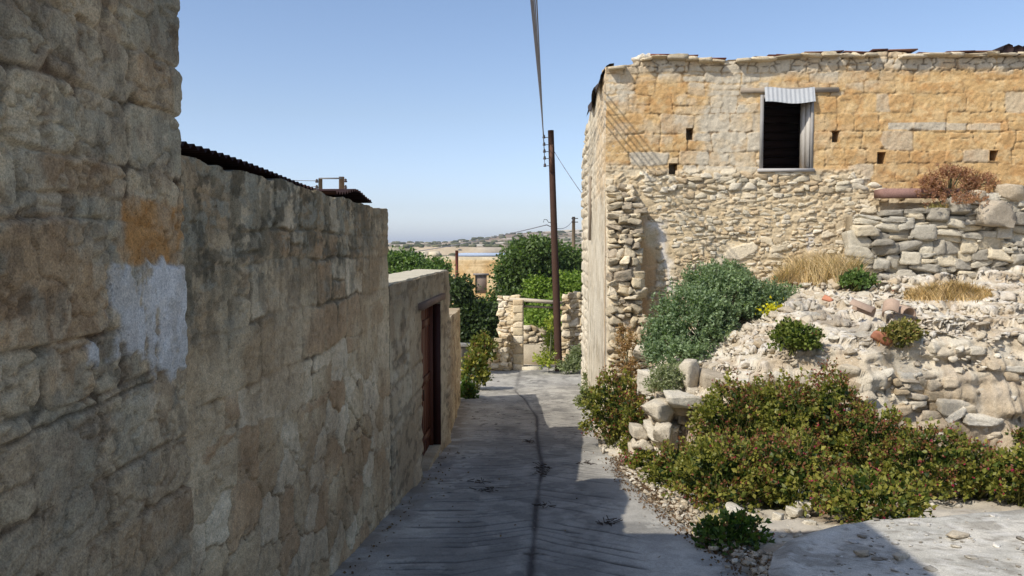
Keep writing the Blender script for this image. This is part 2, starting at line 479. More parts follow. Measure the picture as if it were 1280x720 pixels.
# ------------------------------------------------------------------ road
ys = [-7.0]
while ys[-1] < 25.0:
    y = ys[-1]; ys.append(y+(0.3 if y < 4.6 else (0.010+max(0, y-6)*0.0022)))
ys = np.array(ys); ts = np.linspace(0, 1, 150)
T, Y = np.meshgrid(ts, ys, indexing='ij')
X = XL(Y)+(XR(Y)+0.05-XL(Y))*T
edge = (fbm(Y*2.2, Y*0+3, 31, 4)-0.5)*0.16*sst(0.9, 1, T); X = X+edge
xc = np.interp(Y, [0, 6, 9, 10.5, 12.5, 15.5, 18.5, 20], [-0.08, -0.09, -0.05, 0.0, -0.08, -0.12, -0.45, -0.7])+0.03*(fbm(Y*1.2, Y*0, 33)-0.5)
dX = X-xc
chev = np.where(dX > 0, Y+0.85*dX, np.where(dX > -0.55, Y-0.75*dX, Y+0.4125-0.10*(dX+0.55)))
chev = chev+0.10*(fbm(X*1.3, Y*1.3, 36)-0.5)+0.03*(fbm(X*6, Y*6, 37)-0.5)
per = 0.185
chev = chev+0.035*np.sin(chev*7.3)+0.02*np.sin(chev*17.1+X*1.5)
ph = (chev/per)-np.floor(chev/per)
kk = np.floor(chev/per)
gr = np.exp(-((ph-0.5)*per/0.017)**2)
zone = np.where(dX > 0, 5, np.where(dX > -0.55, 6, 7))
brk = sst(0.30, 0.60, vn(X*2.6+kk*7.1, kk*3.3, 41))*sst(0.0, 0.05, abs(dX))*(0.35+0.65*sst(0.3, 0.55, fbm(X*1.1, Y*0.7, 42)))
lat = sst(-1.28, -1.1, X)*(1-sst(0.62, 0.85, X))
gr = np.clip(gr*(0.10+1.05*brk)*(0.45+0.55*_h(kk, zone*1.0, 51)), 0, 1)*lat*(1-sst(16, 20, Y))
cr = np.exp(-((dX)/0.022)**2)*(1-sst(19.5, 20.5, Y))
crw = np.exp(-((dX)/0.055)**2)
fine = fbm(X*6, Y*6, 43)-0.5
Z = g(Y)+0.006*fine-0.016*gr-0.014*cr-0.02*np.exp(-(dX/0.5)**2)
Z = Z-0.03*sst(0.985, 1, T)
t = fbm(X*1.3, Y*1.3, 44, 5)
C = cm(lin(146, 142, 133), lin(170, 165, 154), sst(0.35, 0.65, t))
C = cm(C, lin(104, 102, 98)*np.ones_like(C), sst(0.50, 0.64, fbm(X*3.1, Y*2.0, 45, 6, 0.6))*0.5*(0.2+0.8*sst(0.95, 0.6, abs(X))))
C = cm(C, lin(190, 185, 172)*np.ones_like(C), sst(0.56, 0.63, fbm(X*3.6+9, Y*3.0, 48, 6, 0.62))*0.5)
C = cm(C, lin(96, 93, 88)*np.ones_like(C), 0.40*lat*(1-sst(16, 20, Y))*sst(0.95, 0.5, abs(X+0.1)))  # worn lane centre, darkened further to deepen the shaded tone there
C = cm(C, lin(48, 45, 42)*np.ones_like(C), np.clip(gr*1.05, 0, 0.95))
C = cm(C, lin(70, 66, 64)*np.ones_like(C), np.clip(cr*0.8+crw*0.5*sst(0.3, 0.6, fbm(Y*1.5, X, 46)), 0, 1))
sp = sst(0.72, 0.80, fbm(X*9, Y*9, 47, 3))
C = cm(C, lin(60, 52, 46)*np.ones_like(C), sp*0.8*sst(0.45, 0.62, fbm(X*0.9, Y*0.9, 49)))
grit = (1-sst(0.02, 0.35, X-XL(Y)-0.12))*sst(0.3, 0.6, fbm(X*5, Y*5, 50))
C = cm(C, lin(120, 108, 92)*np.ones_like(C), grit*0.7)
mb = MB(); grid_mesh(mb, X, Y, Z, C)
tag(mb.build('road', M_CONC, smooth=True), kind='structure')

# leaf litter and twigs on the road edge and verge
mb = MB(); rg = np.random.default_rng(61); P = []; 
for _ in range(3000):
    y = rg.uniform(5.2, 11); x = XR(y)+rg.normal()*0.09+0.06
    if rg.random() < 0.04: y = rg.uniform(5, 20); x = rg.uniform(-1.4, 0.9)
    if rg.random() < 0.035: x = XL(y)+0.2+abs(rg.normal())*0.1
    P.append((x, y, float(g(y))+0.008+(0.03 if x > XR(y) else 0)))
P = np.array(P); N = rand_dirs(len(P), rg); N[:, 2] = abs(N[:, 2])*0.3
leaves(mb, P, N, 0.018, mixcols(lin(84, 62, 46), lin(128, 104, 76), rg.random(len(P)), rg), rg, 1.4)
for (x, y) in ((0.0, 9.9), (0.02, 10.15), (-0.75, 9.2), (-0.62, 8.7), (0.02, 7.85), (0.55, 10.6), (-0.2, 12.5), (-0.02, 10.4), (0.6, 7.1)):
    for _ in range(14):
        a = rg.uniform(0, 6.28); l = rg.uniform(0.03, 0.12); ox, oy = rg.normal(size=2)*0.05
        z = float(g(y))+0.005
        mb.tube([(x+ox, y+oy, z), (x+ox+l*math.cos(a), y+oy+l*math.sin(a), z+0.01)], 0.004, 4, lin(60, 48, 40))
tag(mb.build('leaf_litter', M_DRY), 'dry brown leaf litter and twigs scattered along the lane edge', 'litter', kind='stuff')

# ------------------------------------------------------------------ left side: tall near house
XW = -1.45
def near_wall(U, V):   # u = Y, v = z
    px, py = px_of(np.full(U.shape, XW), U, V)
    d, a, b = coursed(U, V, 0.27, 0.42, 101, 0.035, 0.28)
    px = np.where(U < 1.2, -200, px)
    d = np.minimum(d, (3.2-U)+0.02)
    joint = sst(-0.004, 0.010, d)
    body = sst(0.0, 0.012, d)
    n = fbm(U*5, V*5, 103, 5)-0.5; n2 = fbm(U*22, V*22, 104, 4)-0.5
    smear = sst(0.42, 0.6, fbm(U*1.7, V*1.7, 105, 3))       # where mortar is smeared over the joints
    rdg = abs(fbm(U*7+2, V*9, 122, 4)-0.5)*2
    fine = fbm(U*55, V*55, 125, 3)-0.5
    H = 0.007*body*(1-0.6*smear)+0.016*(a-0.5)*body+0.014*n+0.013*n2+0.006*fine-0.012*sst(0.12, 0.0, rdg) - 0.016*(1-joint)*(1-smear*0.6)
    C = cm(lin(166, 142, 110), lin(198, 184, 154), b)
    C = cm(C, lin(166, 134, 96)*np.ones_like(C), (a > 0.78)*0.45)
    C = cm(C, lin(156, 150, 130)*np.ones_like(C), (a < 0.22)*0.7)
    C = cm(C, lin(190, 172, 142)*np.ones_like(C), (1-sst(0.008, 0.03, d))*0.55)
    C = cm(C, lin(52, 42, 34)*np.ones_like(C), (1-sst(-0.006, 0.009, d))*sst(0.30, 0.50, fbm(U*3.3, V*3.3, 123, 3))*0.85)
    C = cm(C, lin(74, 62, 52)*np.ones_like(C), sst(0.10, 0.0, rdg)*0.35)
    C = cm(C, lin(112, 86, 64)*np.ones_like(C), sst(0.54, 0.66, fbm(U*6, V*7, 106, 6, 0.62))*0.38)
    C = cm(C, lin(190, 174, 146)*np.ones_like(C), sst(0.53, 0.64, fbm(U*9, V*8, 107, 6, 0.65))*0.55)
    top = sst(150, 40, py)*sst(0.45, 0.62, fbm(U*4, V*3, 108, 5))
    C = cm(C, lin(88, 80, 68)*np.ones_like(C), np.clip(top+sst(0.58, 0.68, fbm(U*10, V*7, 109, 6, 0.65)), 0, 1)*0.42)
    C = cm(C, lin(160, 158, 140)*np.ones_like(C), sst(0.56, 0.68, fbm(U*5+8, V*5, 121, 5))*0.4)
    # ochre block, plaster patch at their places on the wall
    wpx = px+34*(fbm(U*9, V*9, 110, 5)-0.5); wpy = py+34*(fbm(U*9+5, V*9, 111, 5)-0.5)
    och = sst(148, 158, wpx)*sst(236, 228, wpx)*sst(246, 254, wpy)*sst(326, 318, wpy)
    C = cm(C, lin(180, 134, 80)*np.ones_like(C), och*(0.35+0.55*sst(0.35, 0.6, fbm(U*9, V*9, 112))))
    bnd = 478+62*(fbm(U*7, V*7, 113, 4)-0.5)*2
    pl = sst(132, 146, wpx+58*(fbm(U*6, V*4, 114, 5)-0.5)*2)*sst(bnd, bnd-12, py+20*n2)*sst(320, 330, wpy)*sst(3.19, 3.165, U+0.03*n2)
    pl = pl*(1-0.8*sst(0.60, 0.66, fbm(U*10, V*5, 115, 5, 0.6)))*(0.80+0.2*sst(0.4, 0.6, fbm(U*20, V*14, 126, 4)))
    C = cm(C, cm(lin(192, 191, 186), lin(214, 214, 211), sst(0.3, 0.7, fbm(U*6, V*3, 124, 5))), pl*0.93)
    H = mix(H, 0.014+0.006*n+0.004*n2, pl)
    low = sst(480, 620, py)
    C = cm(C, lin(128, 108, 84)*np.ones_like(C), low*0.35)
    crack = np.exp(-((V-1.085-0.05*(U-2.4)-0.015*(fbm(U*8, U*0, 116)-0.5)*2)/0.007)**2)*(U < 2.9)
    H = H-0.015*crack; C = cm(C, lin(60, 56, 50)*np.ones_like(C), crack*0.7)
    # ragged corner
    er = sst(3.12, 3.2, U)
    du = er*(0.014*(fbm(V*6, V*0, 117, 3)-0.5)*2 - 0.03*(1-sst(0, 0.03, np.minimum(d, 9))) * (1-sst(0.01, 0.05, coursed(np.full_like(V, 3.0), V, 0.27, 5.0, 101, 0.0, 0.0)[0])))
    H = H-0.02*sst(3.17, 3.2, U)**2; C = C*np.array([1.20, 1.16, 1.10])
    return H, C, du
house = thing('stone_house', 'tall stone block house corner filling the left edge with whitish plaster patch', 'house', loc=(-3.5, 0, 0))
def par(o, p):
    o.parent = p; o.matrix_parent_inverse = Matrix.Translation(p.location).inverted(); return o
mb = MB()
us = axis([(-6, 1.9, 0.12), (1.9, 3.2, 0.0065)]); vs = axis([(-0.6, 0.5, 0.02), (0.5, 2.95, 0.0075), (2.95, 4.5, 0.08)])
panel(mb, (XW, 0, 0), (0, 1, 0), (0, 0, 1), (1, 0, 0), us, vs, near_wall, thick=0.45)
par(mb.build('wall', M_NEAR, smooth=True), house)
def plain_wall(s, c1=lin(165, 148, 118), c2=lin(140, 125, 100), amp=0.02):
    def f(U, V):
        d, a, b = coursed(U, V, 0.28, 0.42, s, 0.03)
        H = amp*sst(0, 0.05, d)+0.01*(fbm(U*6, V*6, s+1)-0.5)
        return H, cm(c1, c2, a)
    return f
mb = MB()
panel(mb, (0, 3.17, 0), (-1, 0, 0), (0, 0, 1), (0, 1, 0), axis([(1.9, 7, 0.08)]), axis([(-1.6, 4.5, 0.08)]), plain_wall(130), thick=0.4)
par(mb.build('wall', M_STONE), house)
mb = MB(); mb.box((-7.1, -6.1, 4.45), (-1.44, 3.2, 4.62), lin(150, 140, 120)); mb.box((-7, -6, -0.8), (-6.6, 2.75, 4.44), lin(150, 140, 120)); mb.box((-6.6, -6, -0.8), (-1.92, -5.6, 4.44), lin(150, 140, 120))
par(mb.build('roof', M_STONE), house)

# ---- weathered wall
def weather_wall(U, V):
    px, py = px_of(np.full(U.shape, XW), U, V)
    U = U*1.0; u_ = U*0.55
    n = fbm(u_*4, V*4, 203, 5)-0.5; n2 = fbm(u_*18, V*18, 204, 4)-0.5; st = fbm(U*9, V*3.0, 205, 5)
    d, a, b = coursed(U, V, 0.24, 0.36, 201, 0.05, 0.3)
    f1, f2, iv = voro(U*3.0+0.5*n, V*4.4+0.5*n2, 206); dv = (f2-f1)*0.25
    low = sst(1.0, 0.2, V+0.5*(fbm(U*1.2, V*1.2, 207)-0.5))       # rubble shows low, render covers the rest
    vis = sst(0.46, 0.60, fbm(U*1.1+4, V*1.1, 208, 3))*0.8+low*0.3
    vis = np.clip(0.28+vis, 0, 1)
    Hs = mix(0.020*sst(0, 0.012, d), 0.020*sst(0.01, 0.03, dv), low)
    H = vis*Hs*0.9+0.024*n+0.012*n2+0.007*(vn(U*50, V*50, 209)-0.5)
    pit = sst(0.64, 0.72, fbm(U*16, V*11, 210, 3)); H = H-0.005*pit
    sid = mix(a, iv, (low > 0.5)*1.0)
    tan = cm(lin(172, 150, 118), lin(196, 178, 146), sst(0.35, 0.65, fbm(U*2, V*2, 211, 5)))
    st_c = cm(lin(216, 202, 174), lin(172, 142, 108), sst(0.3, 0.8, sid))
    edge = sst(0.0, 0.03, mix(d, dv, low))
    C = cm(tan, st_c, vis*edge*0.7*((sid < 0.35)|(sid > 0.75)))
    C = cm(C, lin(78, 64, 50)*np.ones_like(C), vis*(1-sst(0.0, 0.016, mix(d, dv, low)))*0.8*sst(0.3, 0.5, fbm(U*2.3, V*2.3, 231, 3)))
    C = cm(C, lin(130, 106, 80)*np.ones_like(C), low*0.40*sst(0.35, 0.6, fbm(u_*3, V*3, 230, 5)))
    up = sst(0.7, 1.75, V+0.8*(fbm(U*0.8, V*0.8, 212)-0.5)) * (1-0.55*sst(5.6, 7.3, U))
    lich = np.clip(up*(0.45+0.9*sst(0.38, 0.62, st))*(0.5+0.8*sst(0.35, 0.6, fbm(u_*6, V*6, 213, 6, 0.62))), 0, 1)
    C = cm(C, lin(104, 100, 84)*np.ones_like(C), lich*0.75)
    C = cm(C, lin(150, 148, 132)*np.ones_like(C), sst(0.54, 0.62, fbm(u_*12, V*14, 214, 5, 0.65))*up*0.7)
    C = cm(C, lin(70, 66, 54)*np.ones_like(C), sst(0.52, 0.62, fbm(u_*12+3, V*9, 215, 6, 0.65))*(0.12+0.7*up)*0.8)
    C = cm(C, lin(60, 52, 42)*np.ones_like(C), pit*0.2)
    return H, C*np.array([1.18, 1.14, 1.08])
boundary = thing('boundary_wall', 'grey lichen-streaked rendered stone wall between tall house and door wall', 'wall', loc=(-1.6, 5.4, -0.5))
yE = W(487, 262, X=XW).y; yS = W(562, 338, X=XW).y
mb = MB()
tw = lambda u: 1.955+0.03*(fbm(u*2.2, u*0, 220, 4)-0.5)*2-0.02*(vn(u*9, u*0, 221)-0.5)
panel(mb, (XW-0.02, 0, 0), (0, 1, 0), (0, 0, 1), (1, 0, 0), axis([(3.18, yE, 0.009)]), axis([(-1.25, 1.955, 0.009)]), weather_wall, thick=0.32, top=tw, bot=lambda u: g(u)-0.15)
par(mb.build('wall', M_NEAR, smooth=True), boundary)

# ---- low wall with the door
z_sh = W(561.5, 338.5, X=XW).z
def shed_wall(U, V):
    n = fbm(U*2, V*4, 303, 5)-0.5; n2 = fbm(U*8, V*16, 304, 4)-0.5
    d, a, b = coursed(U, V, 0.25, 0.38, 301, 0.04, 0.3)
    vis = sst(0.4, 0.6, fbm(U*1.3, V*1.3, 305, 3))
    H = vis*0.025*sst(0, 0.05, d)+0.02*n+0.012*n2
    C = cm(lin(170, 150, 120), lin(194, 178, 148), sst(0.35, 0.65, fbm(U*2, V*2, 306, 5)))
    C = cm(C, cm(lin(196, 180, 150), lin(160, 132, 98), b), vis*sst(0, 0.03, d)*0.5)
    C = cm(C, lin(104, 90, 70)*np.ones_like(C), (1-sst(0, 0.03, d))*vis*0.5)
    C = cm(C, lin(112, 102, 82)*np.ones_like(C), sst(0.5, 1.25, V+0.6*(fbm(U*3, V*1.5, 307)-0.5))*0.5)
    C = cm(C, lin(84, 74, 60)*np.ones_like(C), sst(0.54, 0.66, fbm(U*4, V*9, 308, 6, 0.62))*0.5)
    return H, C
dY0 = W(528, 480, X=XW).y; dY1 = W(552, 460, X=XW).y
zD = W(535, 382, X=XW).z
lowwall = thing('door_wall', 'low tan rendered stone wall with flat pale top and brown plank door', 'wall', loc=(-1.7, 10, -1.2))
mb = MB()
zb = float(g(dY1))-0.02
panel(mb, (XW-0.01, 0, 0), (0, 1, 0), (0, 0, 1), (1, 0, 0), axis([(yE+0.004, yS, 0.018)]), axis([(-1.75, z_sh, 0.018)]), shed_wall, holes=((dY0, dY1, float(g(dY0))-0.05, zD, -0.30),), thick=0.50,
      top=lambda u: z_sh+0.012*(fbm(u*2, u*0, 320)-0.5)*2)
par(mb.build('wall', M_NEAR, smooth=True), lowwall)
mb = MB(); # pale mortar capping along the wall top
us = np.arange(yE+0.01, yS, 0.06); 
A = np.stack([np.full(len(us), XW-0.035)+0.012*(vn(us*5, us*0, 330)-0.5), us, np.full(len(us), z_sh+0.016)+0.01*(vn(us*4, us*0, 331)-0.5)], 1)
B = A.copy(); B[:, 0] = XW-0.47; B[:, 2] += 0.012
A0 = A.copy(); A0[:, 2] -= 0.03; B0 = B.copy(); B0[:, 2] -= 0.04
for p, q in ((A0, A), (A, B), (B, B0)):
    n = len(us); mb.add(np.concatenate([p, q]), [(i, i+1, n+i+1, n+i) for i in range(n-1)], lin(196, 186, 162))
par(mb.build('coping', M_STONE), lowwall)
door = MB(); xd = XW-0.17
zg0, zg1 = float(g(dY0)), float(g(dY1))
for k in range(2):
    a = dY0+0.07+k*((dY1-dY0-0.14)/2); b = a+(dY1-dY0-0.14)/2-0.006
    cnt = 5
    for j in range(cnt):
        p0 = a+(b-a)*j/cnt; p1 = a+(b-a)*(j+1)/cnt-0.004
        door.box((xd-0.03, p0, zg1+0.06), (xd+0.002*(j % 2), p1, zD-0.07), lin(104, 58, 40)*(0.9+0.12*random.random()))
    for z in (zg1+0.3, zg1+1.1, zD-0.35):
        door.box((xd+0.002, a+0.01, z), (xd+0.022, b-0.01, z+0.1), lin(92, 50, 34))
dr = par(door.build('door', M_DOOR), lowwall)
mb = MB(); ym = (dY0+dY1)/2
mb.tube([(xd+0.02, ym-0.08, zg1+0.95), (xd+0.06, ym-0.08, zg1+0.95), (xd+0.06, ym-0.08, zg1+1.09), (xd+0.02, ym-0.08, zg1+1.09)], 0.008, 6, lin(40, 38, 36))
h = mb.build('handle', M_METAL); h.parent = dr
mb = MB()
mb.box((xd-0.03, dY0+0.002, zg0-0.02), (xd+0.05, dY0+0.066, zD-0.07), lin(96, 56, 40)); mb.box((xd-0.03, dY1-0.066, zg1-0.02), (xd+0.05, dY1-0.002, zD-0.07), lin(96, 56, 40)); mb.box((xd-0.03, dY0+0.002, zD-0.068), (xd+0.05, dY1-0.002, zD-0.002), lin(96, 56, 40))
mb.box((xd+0.052, dY1-0.03, zg1-0.02), (XW-0.012, dY1-0.003, zD-0.07), lin(66, 38, 30))
par(mb.build('door_frame', M_DOOR), lowwall)
mb = MB(); mb.box((XW-0.28, dY0-0.22, zD-0.004), (XW+0.045, dY1+0.12, zD+0.075), lin(112, 92, 78))
par(mb.build('lintel', M_WOOD), lowwall)
mb = MB(); mb.box((XW-0.27, dY0+0.003, zg0-0.2), (XW-0.01, dY1-0.003, zg1+0.055), lin(150, 148, 142))
par(mb.build('threshold', M_CONC), lowwall)

# ---- stub wall beyond the door wall
zst = W(563.5, 398, X=XW).z
p0 = np.array([XW-0.03, yS+0.005, 0]); p1 = np.array([-1.86, 17.8, 0]); L = np.linalg.norm(p1-p0); ud = (p1-p0)/L; nd = np.array([ud[1], -ud[0], 0])
def stub_wall(U, V):
    H, C = shed_wall(U+12.4, V)[:2]; return H, C
mb = MB()
panel(mb, p0, ud, (0, 0, 1), nd, axis([(0, L, 0.03)]), axis([(-2.0, zst, 0.03)]), stub_wall, thick=0.45, top=lambda u: zst-0.045*u+0.02*(fbm(u*2, u*0, 340)-0.5))
o = mb.build('garden_wall', M_NEAR, smooth=True)
tag(o, 'lowest stretch of tan wall beyond the door wall, running down the lane', 'wall')

# ---- corrugated sheets behind the weathered wall
def corr(name, y0, y1, x0, x1, zf, label, wob=0.0):
    mb = MB(); ys = np.arange(y0, y1, 0.0095); xs = np.linspace(x0, x1, 14)
    X, Y = np.meshgrid(xs, ys, indexing='ij')
    Z = zf(X, Y)+0.011*np.sin(Y/0.0765*2*math.pi)
    C = cm(lin(40, 30, 28), lin(66, 42, 36), fbm(X*4, Y*4, 71))
    grid_mesh(mb, X, Y, Z, C); grid_mesh(mb, X[:, ::-1], Y[:, ::-1], Z[:, ::-1]-0.004, C)
    return tag(mb.build(name, M_METAL, smooth=True), label, 'metal sheet')
corr('corrugated_sheet', 3.0, W(392, 240, X=XW-0.06).y, -3.2, -1.49, lambda X, Y: 2.025-0.03*(Y-3.2)/1.7+0.012*np.sin(Y*2.1)-0.10*(X+1.45)*0-0.0*Y, 'long dark rusted corrugated roof sheet lying over the lichened wall')
ya, yb = W(404, 245, X=XW-0.1).y, W(452, 245, X=XW-0.1).y
corr('corrugated_sheet', ya, yb, -2.5, -1.46, lambda X, Y: 1.985+0.06*np.exp(-((Y-(ya*.45+yb*.55))/0.33)**2)+0.0*X, 'short bent rusted metal scrap curling above the lichened wall end')

# ---- H-shaped electric poles behind
HY = 22.0
hp = thing('twin_utility_pole', 'distant twin electricity pole with steel crossbar rising behind the wall', 'utility pole', loc=tuple(W(412, 330, Y=HY)))
a0 = W(400.5, 223, Y=HY); a1 = W(401, 340, Y=HY); b0 = W(427, 221, Y=HY+0.2); b1 = W(427.5, 340, Y=HY+0.2)
for (t_, b_, r, c) in ((a0, a1, 0.055, lin(110, 96, 78)), (b0, b1, 0.075, lin(128, 108, 86))):
    mb = MB(); mb.tube([b_, t_], [r*1.15, r], 10, c); par(mb.build('post', M_WOOD), hp)
mb = MB(); c0 = W(399, 223, Y=HY-0.05); c1 = W(428, 221.5, Y=HY-0.05); mb.box((c0.x, c0.y-0.03, c0.z-0.018), (c1.x, c0.y+0.03, c0.z+0.018), lin(120, 120, 120)); par(mb.build('crossbar', M_WOOD), hp)
def insulator(c, r=0.05, ax=(0, 0, 1)):
    mb = MB(); c = Vector(c); ax = Vector(ax)
    mb.tube([c-ax*r*1.2, c-ax*r*0.9, c-ax*r*0.4, c-ax*r*0.15, c+ax*r*0.3, c+ax*r*0.55, c+ax*r*1.1], [r*0.5, r, r, r*0.55, r*0.9, r*0.7, r*0.3], 10, lin(70, 58, 52)); return mb
for q in ((396, 226), (396, 233.5), (432, 225.5), (432, 233.5)):
    par(insulator(W(q[0], q[1], Y=HY-0.05), 0.045).build('insulator', M_CER, smooth=True), hp)

# ------------------------------------------------------------------ main pole and wires
PY = 24.0
pt = W(688.5, 163, Y=PY); pb = W(698.5, 464, Y=PY)
pole = thing('utility_pole', 'tall dark brown wooden utility pole standing before the ruined gateway', 'utility pole', loc=tuple(pb))
mb = MB(); n = 12
pts = [pb+(pt-pb)*(i/n)+Vector((0, 0, -0.15 if i == 0 else 0)) for i in range(n+1)]
mb.tube(pts, [0.118-0.028*i/n for i in range(n+1)], 14, lin(72, 52, 42)); par(mb.build('post', M_WOOD, smooth=True), pole)
ins = []
for i, py in enumerate((171, 180, 188.5, 197, 206)):
    f = (py-163)/301; c = pt+(pb-pt)*f
    q = Vector((c.x-0.21, c.y-0.08, c.z)); ins.append(q)
    par(insulator(q, 0.048).build('insulator', M_CER, smooth=True), pole)
    mb = MB(); mb.tube([(c.x-0.05, c.y-0.08, c.z-0.02), (c.x-0.21, c.y-0.08, c.z-0.03), (q.x, q.y, q.z+0.0)], 0.012, 6, lin(70, 66, 62)); par(mb.build('bracket', M_METAL), pole)
mb = MB(); c = W(690, 200, Y=PY-0.13); mb.box((c.x-0.06, c.y-0.02, c.z-0.35), (c.x+0.03, c.y+0.03, c.z+0.45), lin(96, 70, 56)); par(mb.build('backing_board', M_WOOD), pole)
mb = MB(); c = W(683.5, 278, Y=PY-0.05)
mb.tube([c+Vector((0.2, 0, 0)), c+Vector((0.05, 0, 0.0)), c+Vector((0.0, 0, 0.08)), c+Vector((-0.08, 0, 0.09)), c+Vector((-0.1, 0, 0.0))], 0.012, 6, lin(60, 60, 60)); par(mb.build('hook', M_METAL), pole)
def wire(name, a, b, sag, r, label, group=None, c=lin(118, 118, 124)):
    a = Vector(a); b = Vector(b); mb = MB(); n = 40
    pts = [a+(b-a)*(i/n)+Vector((0, 0, -sag*4*(i/n)*(1-i/n))) for i in range(n+1)]
    mb.tube(pts, r, 5, c); return tag(mb.build(name, M_METAL, smooth=True), label, 'cable', group)
lbs = ['topmost of the overhead cables running from the tall pole', 'second overhead cable down from the top of the tall pole', 'middle one of five overhead cables fixed to the tall pole', 'fourth overhead cable down, just above the lowest one', 'lowest of the five overhead cables fixed to the tall pole']
dirw = W(663.5, 0, Y=14.0)-ins[0]
for i, q in enumerate(ins):
    o = wire('overhead_cable', q, q+dirw*4.0+Vector((0.11*i, 0, 0.1*i)), 0.0, 0.012, lbs[i], 'overhead cables along the lane')
wire('stay_cable', W(693, 190, Y=PY), W(731, 247, Y=21.0), 0.03, 0.010, 'thin cable slanting from the tall pole to the pale house side')
# far pole and its cable
fp = thing('utility_pole', 'small far wooden pole above the trees beyond the gateway', 'utility pole', loc=tuple(W(717, 330, Y=55)))
mb = MB(); mb.tube([W(717, 345, Y=55), W(717, 271, Y=55)], [0.14, 0.11], 10, lin(120, 104, 84)); par(mb.build('post', M_WOOD), fp)
for dz in (0, 0.25):
    c = W(718, 273, Y=54.8)-Vector((0, 0, dz)); mb = MB(); mb.tube([c-Vector((0.2, 0, 0)), c+Vector((0.25, 0, 0))], 0.035, 6, lin(60, 56, 54)); par(mb.build('crossarm', M_WOOD), fp)
wire('power_cable', W(717, 273, Y=54.8), W(683.5, 281, Y=PY-0.05), 0.35, 0.014, 'dark cable from the small far pole to the tall pole')
wire('power_cable', W(683.5, 281, Y=PY-0.05), W(420, 322, Y=40), 0.25, 0.014, 'dark cable running left from the tall pole over the trees')
wire('power_cable', W(395, 226, Y=HY), W(150, 185, Y=30), 0.3, 0.010, 'upper thin wire running left from the twin pole')
wire('power_cable', W(395, 233, Y=HY), W(150, 215, Y=30), 0.3, 0.010, 'lower thin wire running left from the twin pole')
o = MB(); o.tube([W(571, 350, Y=38), W(571, 313, Y=38)], 0.075, 10, lin(106, 60, 48)); tag(o.build('metal_post', M_METAL), 'short rust brown post standing in front of the far ochre house', 'post')

# ------------------------------------------------------------------ ruined ochre house
FY = 14.0
XC = W(757.5, 150, Y=FY).x
FXS = lambda px: W(px, 200, Y=FY).x
FZS = lambda py: W(900, py, Y=FY).z
def hole(x0, x1, y0, y1, dep): return (FXS(x0), FXS(x1), W((x0+x1)/2, y1, Y=FY).z, W((x0+x1)/2, y0, Y=FY).z, dep)
WIN = hole(949, 1016, 118, 211, -0.45)
HOLES = (WIN, hole(857, 866, 160, 175, 0.3), hole(836, 847, 204, 218, 0.3), hole(1039, 1049, 163, 178, 0.3), hole(1096, 1107, 190, 205, 0.3), hole(1236, 1247, 188, 201, 0.3))
_tx = np.array([756, 790, 800, 830, 860, 890, 940, 980, 1060, 1250, 1262, 1300, 1500]); _ty = np.array([84, 81, 72, 72, 72, 76, 75, 70, 68, 66, 68, 66, 62])
_tz = np.array([W(a, b, Y=FY).z for a, b in zip(_tx, _ty)]); _tX = np.array([W(a, b, Y=FY).x for a, b in zip(_tx, _ty)])
ftop = lambda u: np.interp(u, _tX, _tz)+0.045*(fbm(u*3.5, u*0, 401, 3)-0.5)*2
